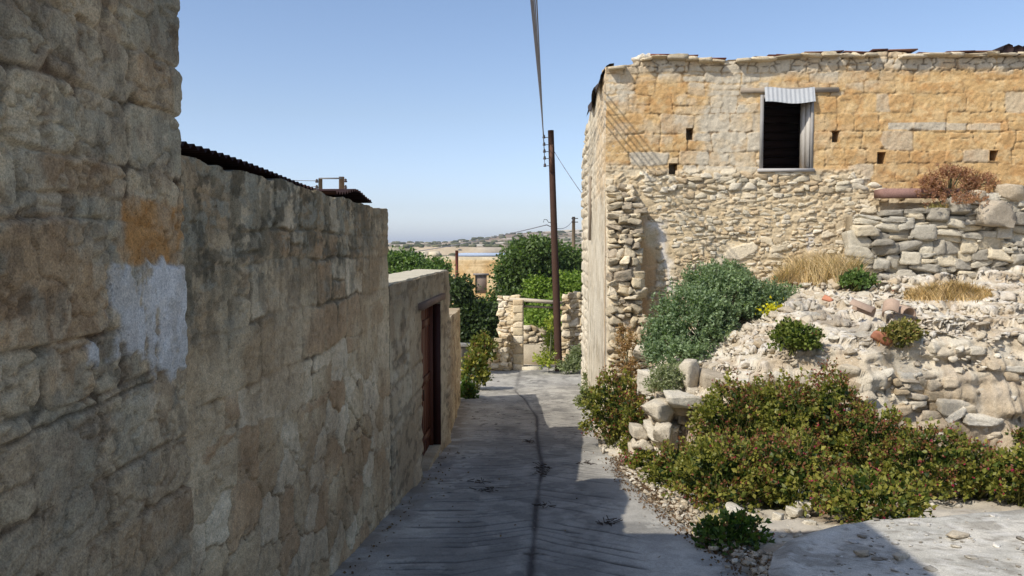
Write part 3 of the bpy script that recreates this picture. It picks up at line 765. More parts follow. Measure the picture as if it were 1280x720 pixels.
def facade(U, V):
    px, py = px_of(U, np.full(U.shape, FY), V)
    n = fbm(U*3, V*3, 410, 5)-0.5; n2 = fbm(U*14, V*14, 411, 4)-0.5
    wx = px+22*(fbm(U*1.6, V*1.6, 412, 4)-0.5)*2; wy = py+14*(fbm(U*1.6+7, V*1.6, 413, 4)-0.5)*2
    # zones
    bl = np.interp(px, [750, 800, 810, 1075, 1100, 1300], [206, 208, 212, 214, 245, 250])
    rub = sst(-5, 5, wy*0.35+py*0.65-bl)                     # exposed rubble core, lower half
    d, a, b = coursed(U, V, 0.25, 0.42, 402, 0.055, 0.22)
    d = d+0.02*(fbm(U*9, V*9, 420, 3)-0.5)
    gap = sst(0.40, 0.58, fbm(U*1.8, V*1.8, 421, 3))
    n3 = fbm(U*32, V*32, 423, 3)-0.5
    ashl_h = 0.006*sst(0, 0.010, d)+0.016*(a-0.5)*sst(0, 0.012, d)+0.022*n+0.022*n2+0.010*n3 - 0.016*(1-sst(-0.004, 0.008, d))*gap
    q = U*3.6+0.8*n+0.35*n2; r = V*7.8+0.8*n+0.3*n2
    f1, f2, iv = voro(q+0.5*(np.floor(r) % 2), r, 403, 0.75); dv = (f2-f1)*0.13
    f1b, f2b, ivb = voro(U*6.6+0.6*n+0.3*n2+0.5*(np.floor(V*14.5) % 2), V*14.5+0.5*n, 404, 0.85); dvb = (f2b-f1b)*0.07
    small = fbm(U*1.9, V*1.9, 405, 3) > 0.52
    dv = np.where(small, dvb, dv); ivv = np.where(small, ivb, iv)
    upb = sst(60, 0, py-bl)
    mort = sst(0.45, 0.62, fbm(U*1.2, V*1.2, 406, 4))*(1-upb)       # mortar smeared over rubble
    R_h = -0.002+(0.020+0.01*upb)*sst(0, 0.016, dv)*(1-0.6*mort)+0.05*(ivv-0.5)*sst(0, 0.016, dv)*(1-0.5*mort)+0.03*n+0.022*n2
    H = mix(ashl_h, R_h, rub)
    # colours
    ochre = cm(lin(204, 170, 118), lin(190, 152, 102), a)
    ochre = cm(ochre, lin(212, 186, 140)*np.ones_like(ochre), sst(0.5, 0.62, fbm(U*7, V*9, 415, 6, 0.62))*0.55)
    pale = cm(lin(206, 194, 170), lin(190, 178, 156), b)
    pf = np.zeros_like(px)
    pf = np.maximum(pf, sst(112, 88, wy)*sst(1130, 1000, wx))               # pale top band
    pf = np.maximum(pf, sst(92, 74, wy))
    pf = np.maximum(pf, sst(802, 778, wx)*sst(142, 122, wy))               # pale upper corner
    pf = np.maximum(pf, sst(872, 892, wx)*sst(955, 925, wx)*0.75)         # paler strip left of window
    pf = np.maximum(pf, sst(800, 780, wx)*sst(200, 210, wy))
    pf = np.maximum(pf, 0.8*(np.abs(py-158) < 4.5)*(px > 1110)*(px < 1250)*(b > 0.2))
    pf = np.clip(pf+(b-0.5)*0.9*(pf > 0.05)+(b > 0.93)*0.6+0.45*(px < 950)*(b > 0.66)+0.40*sst(0.46, 0.60, fbm(U*2.5, V*2.5, 422, 5, 0.6))*sst(1180, 900, px), 0, 1)
    A = cm(ochre, pale, pf)
    A = cm(A, lin(196, 168, 124)*np.ones_like(A), (1-sst(0, 0.02, d))*0.8*(1-0.6*sst(0.42, 0.6, fbm(U*2, V*2, 416))))
    A = cm(A, lin(104, 78, 50)*np.ones_like(A), (1-sst(-0.004, 0.007, d))*sst(0.40, 0.58, fbm(U*2.5, V*2.5, 417))*0.7)
    A = cm(A, lin(184, 136, 84)*np.ones_like(A), sst(0.54, 0.66, fbm(U*5, V*7.0, 414, 6, 0.62))*(1-pf)*0.45)
    S = cm(lin(208, 192, 162), lin(194, 172, 136), ivv)
    S = cm(S, lin(222, 210, 184)*np.ones_like(S), (ivv > 0.75)*0.7)
    jt = 1-sst(0, 0.02, dv)
    S = cm(S, lin(186, 160, 122)*np.ones_like(S), jt*0.6)
    S = cm(S, lin(206, 184, 146)*np.ones_like(S), mort*0.7)
    # white streak of mortar, ochre render in the corner behind the broken wall
    sx = np.interp(py, [270, 300, 370], [822, 830, 846]); strk = np.exp(-((px+6*n*8-sx)/7.0)**2)*sst(266, 282, py)*sst(378, 362, py)
    S = cm(S, lin(222, 214, 202)*np.ones_like(S), strk*0.9); H = mix(H, 0.01+0.01*n, strk*0.8)
    oc = sst(825, 812, wx)*sst(262, 285, wy); S = cm(S, lin(200, 160, 112)*np.ones_like(S), oc*0.8); H = mix(H, 0.01+0.012*n+0.006*n2, oc*0.8)
    # big pale stone and white mark
    bs = sst(1.15, 0.95, np.hypot((px-925)/19, (py-314+0.2*(px-925))/9)+1.1*n); S = cm(S, lin(224, 208, 178)*np.ones_like(S), bs); H = mix(H, 0.035+0.02*n, bs)
    wm = sst(1.1, 0.8, np.hypot((px-1012)/6, (py-298)/15)+n); S = cm(S, lin(224, 220, 214)*np.ones_like(S), wm*0.7)
    C = A*(1-rub[..., None])+S*rub[..., None]
    # rough top band of stones
    tb = sst(96, 84, py); f1c, f2c, ic = voro(U*3.6, V*8.5, 408, 0.7); H = H+tb*(0.035*sst(0, .12, f2c-f1c)-0.015)
    C = cm(C, lin(120, 104, 84)*np.ones_like(C), tb*(1-sst(0, .14, f2c-f1c))*0.8)
    return H, C
ruin = thing('ruined_house', 'ruined two-storey ochre stone house with open window above a rubble bank', 'house', loc=(5.5, 17, -1.4))
mb = MB()
panel(mb, (0, FY, 0), (1, 0, 0), (0, 0, 1), (0, -1, 0), axis([(XC, 8.9, 0.0165), (8.9, 10.6, 0.1)]), axis([(-1.75, 4.80, 0.0165)]), facade, holes=HOLES, thick=0.45, top=ftop)
par(mb.build('front_wall', M_FAC, smooth=True), ruin)
mb = MB(); rg = np.random.default_rng(471); FCs = [lin(210, 195, 167), lin(198, 180, 148), lin(216, 204, 180), lin(192, 170, 136), lin(202, 190, 164)]
blX = [FXS(a) for a in (760, 800, 1075, 1100)]; blZ = [FZS(a) for a in (211, 213, 217, 247)]
z = 0.35; xr_end = FXS(1105); fl_ = 0
while z < FZS(213):
    up_ = z > FZS(262); h = rg.uniform(0.04, 0.085) if not up_ else rg.uniform(0.06, 0.12)
    if z > FZS(228): h = rg.uniform(0.09, 0.14)
    x = FXS(803)+rg.uniform(-0.1, 0.1); ph = rg.uniform(0, 6)
    while x < xr_end:
        w = rg.uniform(0.06, 0.20)*(1.35 if up_ else 1)
        zc = z+h/2+0.035*math.sin(x*2.1+z*0.7)+0.02*math.sin(x*6.3+z*2)+rg.normal()*0.008
        strk_ = abs(px_of(np.array([x]), np.array([FY]), np.array([zc]))[0][0]-np.interp(zc, [0.6, 1.9], [846, 822])) < 9 and zc < 1.95
        if zc+h/2 < np.interp(x, blX, blZ)+0.02 and rg.random() < (0.93 if up_ else 0.72) and not strk_ and not (zc < 1.95 and x < FXS(818)):
            add_stone(mb, (x+w/2, FY+0.058+rg.normal()*0.010-0.03*(z > FZS(240)), zc), (w*1.06, 0.16, h*rg.uniform(0.75, 1.3)), rg, 4, 0.10, 0.10, pickcol(FCs, rg, 0.08), rough=0.045, cuts=5)
        x += w
    z += h*0.98
par(mb.build('rubble_facing', M_RUB), ruin)
def street(U, V):
    n = fbm(U*2.5, V*2.5, 430, 5)-0.5; n2 = fbm(U*12, V*12, 431, 4)-0.5
    d, a, b = coursed(U, V, 0.25, 0.38, 432, 0.04)
    upz = sst(2.3, 2.7, V+0.4*n)
    rough = sst(18.6, 19.6, U+0.6*n)
    H = 0.02*n+0.01*n2+0.02*upz*sst(0, 0.05, d)+rough*0.05*sst(0, 0.06, d)
    C = cm(lin(206, 194, 170), lin(190, 176, 150), sst(0.35, 0.65, n+0.5))
    C = cm(C, lin(214, 182, 136)*np.ones_like(C), upz*0.5*sst(16.6, 15.6, U))
    C = cm(C, lin(146, 124, 96)*np.ones_like(C), (1-sst(0, 0.02, d))*0.5*np.maximum(upz, rough))
    C = cm(C, lin(150, 138, 118)*np.ones_like(C), sst(0.55, 0.66, fbm(U*3, V*2.4, 434, 6, 0.62))*0.55)
    C = cm(C, lin(216, 206, 184)*np.ones_like(C), sst(0.55, 0.63, fbm(U*7, V*7, 435, 6, 0.65))*0.5)
    return H, C
XS = XC-0.012
mb = MB()
panel(mb, (XS, 0, 0), (0, 1, 0), (0, 0, 1), (-1, 0, 0), axis([(FY+0.005, 21.4, 0.03)]), axis([(-2.4, 4.76, 0.03)]), street, thick=0.45,
      top=lambda u: np.interp(u, [14, 18.6, 18.9, 19.4, 20.0, 20.6, 21.0, 21.4], [4.72, 4.74, 4.55, 4.45, 4.30, 4.15, 3.95, 3.7])+0.06*(fbm(u*3, u*0, 440, 3)-0.5)*2)
par(mb.build('side_wall', M_STONE, smooth=True), ruin)
mb = MB(); cw = lin(150, 128, 96)
mb.box((XS+0.455, 20.9, -2.3), (10.6, 21.3, 3.6), cw); mb.box((10.2, 14.5, -1.8), (10.6, 20.89, 4.6), cw)
mb.box((XS+0.46, 14.46, 1.95), (10.19, 20.88, 2.08), lin(110, 90, 66))
par(mb.build('back_wall', M_STONE), ruin)
mb = MB(); mb.box((XS+0.46, 14.47, 4.44), (10.19, 19.2, 4.56), lin(90, 66, 46)); mb.box((XS+0.46, 18.9, 2.1), (10.19, 19.1, 4.43), lin(120, 100, 76))
for k in range(12): mb.tube([(XS+0.5+k*0.75, 14.5, 4.35), (XS+0.5+k*0.75, 18.88, 4.35)], 0.07, 8, lin(84, 62, 44))
par(mb.build('roof', M_WOOD), ruin)
# terracotta edge along the facade top
mb = MB(); rg = np.random.default_rng(451)
def tiles(px0, px1, dz, col, th=0.017):
    x = FXS(px0)
    while x < FXS(px1):
        w = rg.uniform(0.22, 0.5); z = float(ftop(np.array([x+w/2]))[0])+dz+rg.normal()*0.006
        M = Matrix.Translation((x, FY-0.045+rg.normal()*0.012, z)) @ Matrix.Rotation(rg.normal()*0.03, 4, 'Y')
        mb.box((0, 0, 0), (w-0.006, 0.42, th*rg.uniform(0.8, 1.3)), pickcol(col, rg, 0.12), M); x += w
tiles(812, 884, 0.02, [lin(140, 80, 58), lin(120, 70, 54)])
tiles(940, 972, -0.03, [lin(84, 52, 44), lin(104, 60, 48)], 0.035)
tiles(968, 1232, 0.026, [lin(108, 72, 60), lin(100, 70, 60), lin(124, 92, 76)])
par(mb.build('roof_tiles', M_CLAY), ruin)
mb = MB()
for k in range(9):
    x = FXS(1250)+k*0.16; z = float(ftop(np.array([x]))[0])+0.03
    mb.tube([(x, 13.85, z), (x+0.02, 14.5, z+0.02)], 0.09, 8, lin(46, 34, 32))
par(mb.build('roof_cover', M_METAL), ruin)
# stones along the wall head
mb = MB()
for x0, x1, s_ in ((760, 800, 0.16), (798, 832, 0.13), (832, 1262, 0.17), (1262, 1290, 0.16)):
    x = FXS(x0)
    while x < FXS(x1):
        w = s_*rg.uniform(1.0, 2.9); z = float(ftop(np.array([x+w/2]))[0])-0.03
        if rg.random() < 0.85: add_stone(mb, (x+w/2, FY+0.05, z), (w, 0.42, s_*rg.uniform(0.28, 0.5)), rg, 4, 0.05, 0.1, pickcol([lin(196, 182, 156), lin(176, 160, 132), lin(206, 190, 160)], rg))
        x += w*0.9
for k in range(3): add_stone(mb, (FXS(800+k*5), FY+0.1, W(800, 75-2*(k == 1), Y=FY).z), (0.2, 0.25, 0.13), rg, 4, 0.3, 1, lin(206, 196, 176))
par(mb.build('wall_head', M_RUB, smooth=False), ruin)
# dark roof sheet hanging over the lane side
mb = MB(); ys_ = np.arange(14.08, 18.3, 0.05)
X, Y = np.meshgrid(np.array([0, 0.05, 0.1, 0.16, 0.24]), ys_, indexing='ij')
Zr = 4.79-np.interp(X, [0, 0.05, 0.1, 0.16, 0.24], [0.24, 0.14, 0.05, 0.01, 0.0])*(1+0.5*np.sin(Y*3.1))+0.012*np.sin(Y*40)
Xr = XS-0.10+X+0.02*np.sin(Y*5)
Cc = cm(lin(74, 66, 60), lin(50, 42, 38), fbm(X*9, Y*3, 455))
grid_mesh(mb, Xr, Y, Zr, Cc); grid_mesh(mb, Xr, Y, Zr-0.02, Cc)
par(mb.build('roof_sheet', M_METAL, smooth=True), ruin)
# plank/pipe on the lane side
mb = MB(); y_ = 17.6; mb.box((XS-0.07, y_, 1.75), (XS-0.02, y_+0.16, 3.15), lin(140, 128, 112)); par(mb.build('downpipe', M_WOOD), ruin)
# window
wx0, wx1, wz0, wz1 = WIN[:4]
win = MB(); gw = lin(150, 146, 140)
win.box((wx0+0.003, FY-0.02, wz0+0.003), (wx0+0.06, FY+0.06, wz1-0.003), gw); win.box((wx1-0.045, FY-0.02, wz0+0.003), (wx1-0.003, FY+0.06, wz1-0.003), gw)
win.box((wx0+0.062, FY-0.02, wz1-0.07), (wx1-0.047, FY+0.06, wz1-0.003), gw)
wf = par(win.build('window_frame', M_WOOD), ruin)
mb = MB(); mb.box((wx0-0.03, FY-0.075, wz0-0.055), (wx1+0.01, FY+0.1, wz0), lin(176, 172, 166)); sl = mb.build('sill', M_WOOD); sl.parent = wf
mb = MB()  # open shutter leaf on the right jamb
M = Matrix.Translation((wx1-0.05, FY+0.03, 0)) @ Matrix.Rotation(math.radians(118), 4, 'Z')
for k in range(2): mb.box((0.0+k*0.105, -0.015, wz0+0.02), (0.10+k*0.105, 0.015, wz1-0.08), lin(186, 180, 170)*(0.95+0.1*random.random()), M)
sh = mb.build('shutter', M_WOOD); sh.parent = wf
mb = MB()
xs_ = np.arange(wx0+0.06, wx1-0.0, 0.012); v_ = np.linspace(0, 1, 5)
X, T = np.meshgrid(xs_, v_, indexing='ij')
Yw = FY-0.05-0.07*T+0.005*np.sin(X/0.075*2*math.pi); Zw = wz1+0.10-0.255*T+0.02*np.sin(X*7)
grid_mesh(mb, X, Yw, Zw, np.ones(X.shape+(3,))*lin(176, 178, 178)); grid_mesh(mb, X, Yw+0.004, Zw-0.002, np.ones(X.shape+(3,))*lin(190, 190, 190))
aw = mb.build('awning_sheet', attr_mat('galvanised_sheet', 0.2, (10, 50), 0.1, 0.002, 0.5), smooth=True); aw.parent = wf
mb = MB(); zl = W(940, 113, Y=FY).z
mb.box((FXS(924), FY-0.045, zl-0.045), (FXS(1046), FY+0.1, zl+0.035), lin(146, 134, 118)); par(mb.build('lintel', M_WOOD), ruin)
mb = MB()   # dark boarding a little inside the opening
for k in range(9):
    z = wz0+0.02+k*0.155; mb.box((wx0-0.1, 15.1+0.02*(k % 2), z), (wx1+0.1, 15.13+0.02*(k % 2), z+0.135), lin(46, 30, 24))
par(mb.build('boarding', M_WOOD), ruin)
# torn end of the cross wall at the corner
mb = MB(); rg = np.random.default_rng(461)
prot = lambda z: np.interp(z, [-1.6, -0.5, 0.4, 1.2, 2.0, 2.45, 2.7], [0.85, 0.7, 0.58, 0.50, 0.34, 0.18, 0.08])
rt = lambda z: np.interp(z, [-1.6, -0.4, 0.1, 0.5, 1.0, 2.2, 2.7], [1.9, 1.85, 1.78, 1.70, 1.66, 1.66, 1.45])
SC = [lin(196, 182, 156), lin(178, 164, 138), lin(206, 190, 160), lin(164, 150, 128), lin(188, 172, 142)]
SC = [c*1.08 for c in SC]
z = -1.6
while z < 2.65:
    h = rg.uniform(0.06, 0.15); x = XC+0.02
    while x < rt(z)-0.06:
        w = rg.uniform(0.08, 0.26); dd = rg.uniform(0.22, 0.34)
        add_stone(mb, (min(x+w/2, rt(z)-0.05), FY-prot(z)+rg.uniform(-0.04, 0.10)+dd*0.4, z+h/2), (w*1.08, dd, h*rg.uniform(0.8, 1.3)), rg, 6, 0.16, 0.3, pickcol(SC, rg), rough=0.04, cuts=5)
        x += w
    yy = FY-prot(z)+0.25     # right cheek of the stub
    while yy < FY:
        w = rg.uniform(0.12, 0.25); add_stone(mb, (rt(z)-0.12, yy+w/2, z+h/2), (0.24, w, h), rg, 4, 0.08, 0.2, pickcol(SC, rg)); yy += w
    z += h*0.98
par(mb.build('broken_wall_end', M_RUB), ruin)
def prism(zs, f0, x0f, x1f, c):
    mb = MB(); V = []; F = []
    for z in zs: V += [(x0f(z), f0(z), z), (x1f(z), f0(z), z), (x1f(z), FY+0.0, z), (x0f(z), FY+0.0, z)]
    for i in range(len(zs)-1):
        a = i*4
        for k in range(4): F.append((a+k, a+(k+1) % 4, a+4+(k+1) % 4, a+4+k))
    n = len(V); F += [(3, 2, 1, 0), (n-4, n-3, n-2, n-1)]
    mb.add(V, F, c); return mb
zs_ = np.linspace(-1.75, 2.62, 70)
par(prism(zs_, lambda z: FY-prot(z)+0.13+0.03*math.sin(z*17)+0.02*math.sin(z*41), lambda z: XC+0.004, lambda z: rt(z)-0.16, lin(196, 182, 156)).build('wall_core', M_STONE), ruin)

# ------------------------------------------------------------------ rubble bank
xs = axis([(0.85, 8.6, 0.019), (8.6, 14, 0.2)]); ys = axis([(9.2, 10.8, 0.009), (10.8, 14.05, 0.02)])
X, Y = np.meshgrid(xs, ys, indexing='ij')
def bank_full(X, Y):
    Z, k = bank_h(X, Y)
    g0 = np.gradient(Z, axis=1)/np.maximum(np.gradient(Y, axis=1), 1e-4); fl = 1-0.85*sst(0.35, 1.2, g0)
    n = fbm(X*1.6, Y*1.6, 501, 4)-0.5; n2 = fbm(X*8, Y*8, 502, 4)-0.5
    f1, f2, iv = voro(X*4.2+n, Y*4.2+Z*3+n2, 504, 0.9)
    f1b, f2b, ivb = voro(X*9.5, Y*9.5+Z*5, 505, 0.9)
    st = sst(0.02, 0.25, f2-f1)*(iv > 0.55)*(1-f1*0.6)*fl; st2 = sst(0.02, 0.25, f2b-f1b)*(ivb > 0.72)*fl
    n3 = fbm(X*22, Y*22, 508, 3)-0.5
    Z = Z+k*(0.24*n+fl*(0.09*n2+0.03*n3)+0.07*st*iv+0.03*st2)
    q = Z/0.17+1.2*(fbm(X*1.7, Y*1.7, 509, 3)-0.5); fr = q-np.floor(q)
    Z = Z+k*fl*0.17*0.5*(sst(0.35, 0.65, fr)-fr)
    return Z, k, n, n2, st, st2, iv, ivb
Z, k, n, n2, st, st2, iv, ivb = bank_full(X, Y)
Z = Z-0.08*(1-k)
C = cm(lin(186, 170, 146), lin(206, 195, 173), sst(0.4, 0.6, fbm(X*4, Y*4, 506, 6, 0.62)))
C = cm(C, lin(212, 205, 192)*np.ones_like(C), np.clip(st*0.5+st2*0.5*(ivb > 0.7), 0, 1))
C = cm(C, lin(166, 146, 116)*np.ones_like(C), sst(0.60, 0.74, fbm(X*2.8, Y*2.8, 507, 5))*0.6)
C = cm(C, lin(150, 132, 108)*np.ones_like(C), (1-k)*0.6)
gyz = np.gradient(Z, axis=1)/np.maximum(np.gradient(Y, axis=1), 1e-4); steep = sst(0.25, 1.1, gyz)
Yd = Y-steep*(0.34*(fbm(X*1.4, Z*5.5, 521, 3)-0.5)+0.10*(fbm(X*4.5, Z*9, 522, 4)-0.5))
C = cm(C, lin(176, 158, 130)*np.ones_like(C), steep*sst(0.45, 0.6, fbm(X*2, Z*6, 523, 4))*0.5)
mb = MB(); grid_mesh(mb, X, Yd, Z, C)
BANK = (xs, ys, Z.copy())
bank = tag(mb.build('rubble_bank', M_RUB, smooth=True), 'pale bank of collapsed limestone rubble and earth below the ruined facade', 'rubble', kind='stuff')
def bz(x, y):
    xs, ys, Z = BANK
    if x < xs[0] or y < ys[0] or y > ys[-1]: return float(g(y))+0.03
    i = min(np.searchsorted(xs, x), len(xs)-1); j = min(np.searchsorted(ys, y), len(ys)-1); return float(Z[i, j])
def gz(x, y):
    b = bz(x, y) if y > 9.2 and x > 0.9 else -99
    return max(b, float(g(y))+(0.03 if x > XR(y) else 0))
def hit(px, py, y0=4.5):
    d = ray(px, py); y = y0
    while y < 13.95:
        p = CAM+d*(y/d.y)
        if p.z < gz(p.x, y): return Vector((p.x, y, gz(p.x, y)))
        y += 0.03
    return None
RC = [lin(198, 187, 166), lin(190, 177, 154), lin(208, 199, 180), lin(184, 169, 145), lin(176, 163, 142)]
# loose small rubble, uncountable
mb = MB(); rg = np.random.default_rng(511); cnt = 0
while cnt < 1300:
    px = rg.uniform(770, 1290); py = rg.uniform(345, 560)
    p = hit(px, py, 8.5)
    if p is None: continue
    if px < 900 and py < 440 and rg.random() < 0.6: continue
    if px > 1040 and py > 395 and rg.random() < 0.7: continue
    if 1130 < px < 1260 and 345 < py < 385: continue
    if vn(px*0.021, py*0.035, 515) < 0.46 and rg.random() < 0.8: continue
    s = rg.uniform(0.014, 0.055)*(1 if rg.random() < 0.85 else 1.7)
    add_stone(mb, (p.x, p.y, p.z+s*0.02), (s*rg.uniform(1, 1.8), s*rg.uniform(0.8, 1.3), s*rg.uniform(0.4, 0.8)), rg, 2, 0.35, 3.1, pickcol(RC if rg.random() > 0.012 else [lin(170, 120, 96)], rg, 0.12), rnd=0.3, cuts=3, rough=0.06); cnt += 1
for _ in range(900):     # verge and foot of the bushes
    y = rg.uniform(5.3, 10.2); x = XR(y)+abs(rg.normal())*0.35+0.02 if rg.random() < 0.5 else rg.uniform(1.3, 4.5)
    s = rg.uniform(0.012, 0.05)
    add_stone(mb, (x, y, float(g(y))+0.035+s*0.1), (s*1.5, s, s*0.7), rg, 2, 0.35, 3.1, pickcol(RC, rg, 0.12), rnd=0.3, cuts=3, rough=0.06)
tag(mb.build('loose_rubble', M_RUB), 'small loose pale stones strewn over the bank and lane verge', 'rubble', kind='stuff')
# boulders: individuals from eight shared shapes
shapes = []
for k in range(9):
    mb = MB(); c = RC[k % 5] if k < 8 else lin(186, 168, 140)
    p, F = stone_verts(np.random.default_rng(520+k), 6, 0.06, 7, 0.03); mb.add(p*0.5, F, c*np.ones((len(p), 3)))
    o = mb.build('rubble_stone', M_RUB); shapes.append(o.data); bpy.data.objects.remove(o)
rg = np.random.default_rng(530); nb = 0
def boulder(p, d, label='pale broken limestone block lying loose on the rubble bank', group='broken stones on the rubble bank', rot=None, k=None, name='rubble_stone'):
    o = bpy.data.objects.new(name, shapes[rg.integers(9) if k is None else k]); COL.objects.link(o)
    o.location = p; o.scale = d; o.rotation_euler = rot if rot else (rg.normal()*0.25, rg.normal()*0.25, rg.uniform(-3, 3))
    return tag(o, label, 'stone', group)
while nb < 130:
    px = rg.uniform(795, 1288); py = rg.uniform(352, 545)
    if px < 985 and py < 350+(985-px)*0.62: continue
    p = hit(px, py, 8.5)
    if p is None or (px > 1120 and 340 < py < 390): continue
    if px > 1050 and py > 395 and rg.random() < 0.6: continue
    s = rg.uniform(0.07, 0.16)*(1.6 if rg.random() < 0.15 else 1)
    boulder(p-Vector((0, 0, s*0.08)), (s*rg.uniform(1, 1.7), s*rg.uniform(0.9, 1.2), s*rg.uniform(0.5, 0.9))); nb += 1
# distinct blocks at the left nose of the bank
for (px, py, w, h, y, lb) in ((862, 468, 0.42, 0.42, 10.6, 'large upright pale block at the left nose of the bank'),
                              (852, 500, 0.55, 0.22, 10.2, 'long flat pale slab under the upright block'),
                              (826, 512, 0.50, 0.26, 10.2, 'wide pale block low at the left nose of the bank, beside the lane bushes'),
                              (830, 540, 0.32, 0.26, 10.0, 'squarish cracked pale block low at the nose behind the flowering bushes'),
                              (812, 478, 0.42, 0.36, 10.9, 'pale weathered block behind the grey-green herb'),
                              (806, 440, 0.40, 0.25, 12.2, 'pale block in front of the torn wall end, left of the blue-green shrub')):
    q = W(px, py, Y=y); boulder(q, (w*0.9, w*0.75, h*0.95), lb, None, (0.05, 0.03, 0.2+0.5*(px % 3)), name='stone_block', k=(2, 7, 0, 5)[px % 4])
for (px, py, w, h, y, lb) in ((1222, 476, 0.50, 0.07, 10.05, 'long thin slab jutting from the lower bank at right'), (1198, 508, 0.62, 0.20, 9.9, 'long tan block low in the bank, under the jutting slab'),
                              (1256, 460, 0.55, 0.09, 10.0, 'thick slab overhanging a dark hollow at the right edge of the bank'), (1136, 478, 0.32, 0.24, 9.95, 'squarish block set in the low broken masonry of the bank'),
                              (1225, 524, 0.42, 0.12, 9.75, 'broad low tan footing stone at the foot of the bank, right'), (1012, 402, 0.34, 0.26, 11.6, 'pale tan angular block halfway up the bank'),
                              (1095, 398, 0.40, 0.14, 12.0, 'flat stone slab tipped on the bank above the small brown shrub'), (965, 455, 0.10, 0.07, 10.6, 'tiny pinkish stone on the bank beneath the leafy plant')):
    q = W(px, py, Y=y); boulder(q, (w, w*0.6, h*1.1), lb, None, (0.04, 0.03+0.05*(px % 2), 0.1), name='stone_block', k=(2, 7, 0, 5)[px % 4])
# low broken masonry in the bank front
mb = MB(); rg2 = np.random.default_rng(541)
xl, xr_ = W(1058, 500, Y=9.9).x, W(1200, 500, Y=9.9).x
drystone(mb, (0, 9.95, 0), (1, 0, 0), (0, -1, 0), xl, xr_, lambda u: -0.9, lambda u: np.interp(u, [xl, xl+0.3, xr_-0.3, xr_], [-0.1, 0.12, 0.1, -0.2]), rg2, (0.07, 0.16), (0.1, 0.3), 0.24, RC+[lin(170, 152, 124)], n=4, jit=0.04)
xl, xr_ = W(1190, 500, Y=10).x, W(1330, 500, Y=10).x
drystone(mb, (0, 10.02, 0), (1, 0, 0), (0, -1, 0), xl, xr_, lambda u: -0.9, lambda u: 0.12, rg2, (0.10, 0.2), (0.16, 0.42), 0.3, RC+[lin(170, 152, 124)], n=4, jit=0.07)
tag(mb.build('buried_wall', M_RUB), 'low remnant of coursed masonry showing in the front of the rubble bank', 'wall')
mb = MB(); xl, xr_ = 1.25, 2.5
drystone(mb, (0, 10.55, 0), (1, 0, 0), (0, -1, 0), xl, xr_, lambda u: -1.35, lambda u: np.interp(u, [1.2, 1.5, 2.1, 2.5], [-0.7, -0.45, -0.15, -0.1]), rg2, (0.10, 0.2), (0.14, 0.38), 0.5, [c*1.12 for c in RC], n=6, jit=0.06)
tag(mb.build('retaining_wall', M_RUB), 'stub of pale rough stone wall ending the bank behind the leftmost flowering bushes', 'wall')

# ------------------------------------------------------------------ grey drystone wall in front of the facade
mb = MB(); rg = np.random.default_rng(551); GY = 13.4
gx0 = W(1060, 300, Y=GY).x
gtop = lambda u: np.interp(u, [W(a, 262, Y=GY).x for a in (1055, 1070, 1100, 1185, 1200, 1225, 1250, 1285, 1400)], [W(1100, b, Y=GY).z for b in (300, 268, 262, 262, 250, 243, 243, 236, 230)])
gbase = lambda u: 0.8
GC = [lin(186, 178, 160), lin(172, 164, 148), lin(198, 188, 166), lin(206, 192, 164), lin(160, 152, 136)]
drystone(mb, (0, GY, 0), (1, 0, 0), (0, -1, 0), gx0, 9.6, gbase, gtop, rg, (0.10, 0.22), (0.14, 0.42), 0.30, GC, n=6, jit=0.035)
mb.box((gx0+0.15, GY+0.02, 0.5), (9.6, 13.93, 2.12), lin(150, 136, 112))
tag(mb.build('drystone_wall', M_RUB), 'grey rough drystone wall heaped against the lower right of the ochre facade', 'wall')
q = W(1243, 266, Y=13.2); boulder(q, (0.60, 0.4, 0.44), 'big rounded grey boulder set high in the drystone wall', None, (0, 0.1, 0.2), k=4, name='boulder')
q = W(1265, 242, Y=13.3); boulder(q, (0.42, 0.36, 0.26), 'grey block resting on top of the drystone wall at far right', None, (0, 0.1, 0.1), k=3, name='boulder')
q = W(1222, 246, Y=13.3); boulder(q, (0.26, 0.26, 0.18), 'small grey block on the drystone wall top, beside the reddish shrub', None, (0, 0.1, 0.4), k=3, name='boulder')
mb = MB(); a = W(1100, 247, Y=13.6); b = W(1195, 236, Y=13.6); mb.box((a.x, 13.45, a.z), (b.x, 13.85, b.z), lin(138, 108, 98)); tag(mb.build('stone_beam', M_CONC), 'reddish brown beam lying behind the drystone wall top', 'beam')
# terracotta shards
for (px, py, s, lb) in ((1103, 424, 0.2, 'orange terracotta shard beside the small brown shrub'), (1035, 376, 0.13, 'small reddish shard near the top of the bank')):
    p = hit(px, py, 8.5); mb = MB(); add_stone(mb, p+Vector((0, 0, 0.02)), (s*1.2, s*0.35, s*0.7), rg, 4, 0.5, 1.0, lin(180, 122, 94)); tag(mb.build('terracotta_shard', M_CLAY), lb, 'shard')
mb = MB(); p = hit(1112, 400, 8.5)
for k in range(3):
    th = np.linspace(0, math.pi, 9); x0 = p.x-0.25+k*0.24
    for s_, r in ((0, 0.11), (1, 0.095)): pass
    M = Matrix.Translation((x0, p.y-0.05, p.z+0.06)) @ Matrix.Rotation((0.9, -0.5, 0.25)[k], 4, 'Z') @ Matrix.Rotation((0.35, 0.75, 0.1)[k], 4, 'X') @ Matrix.Rotation((0.4, -0.5, 0.2)[k], 4, 'Y')
    V = []; 
    for yy in (0, (0.3, 0.2, 0.24)[k]):
        for r in (0.11, 0.095):
            for t in th: V.append(tuple(M @ Vector((r*math.cos(t), yy, r*math.sin(t)))))
    F = []
    for i in range(8): F += [(i, i+1, 19+i, 18+i), (9+i, 27+i, 28+i, 10+i), (i, 9+i, 10+i, i+1)]
    mb.add(V, F, lin(172, 148, 128))
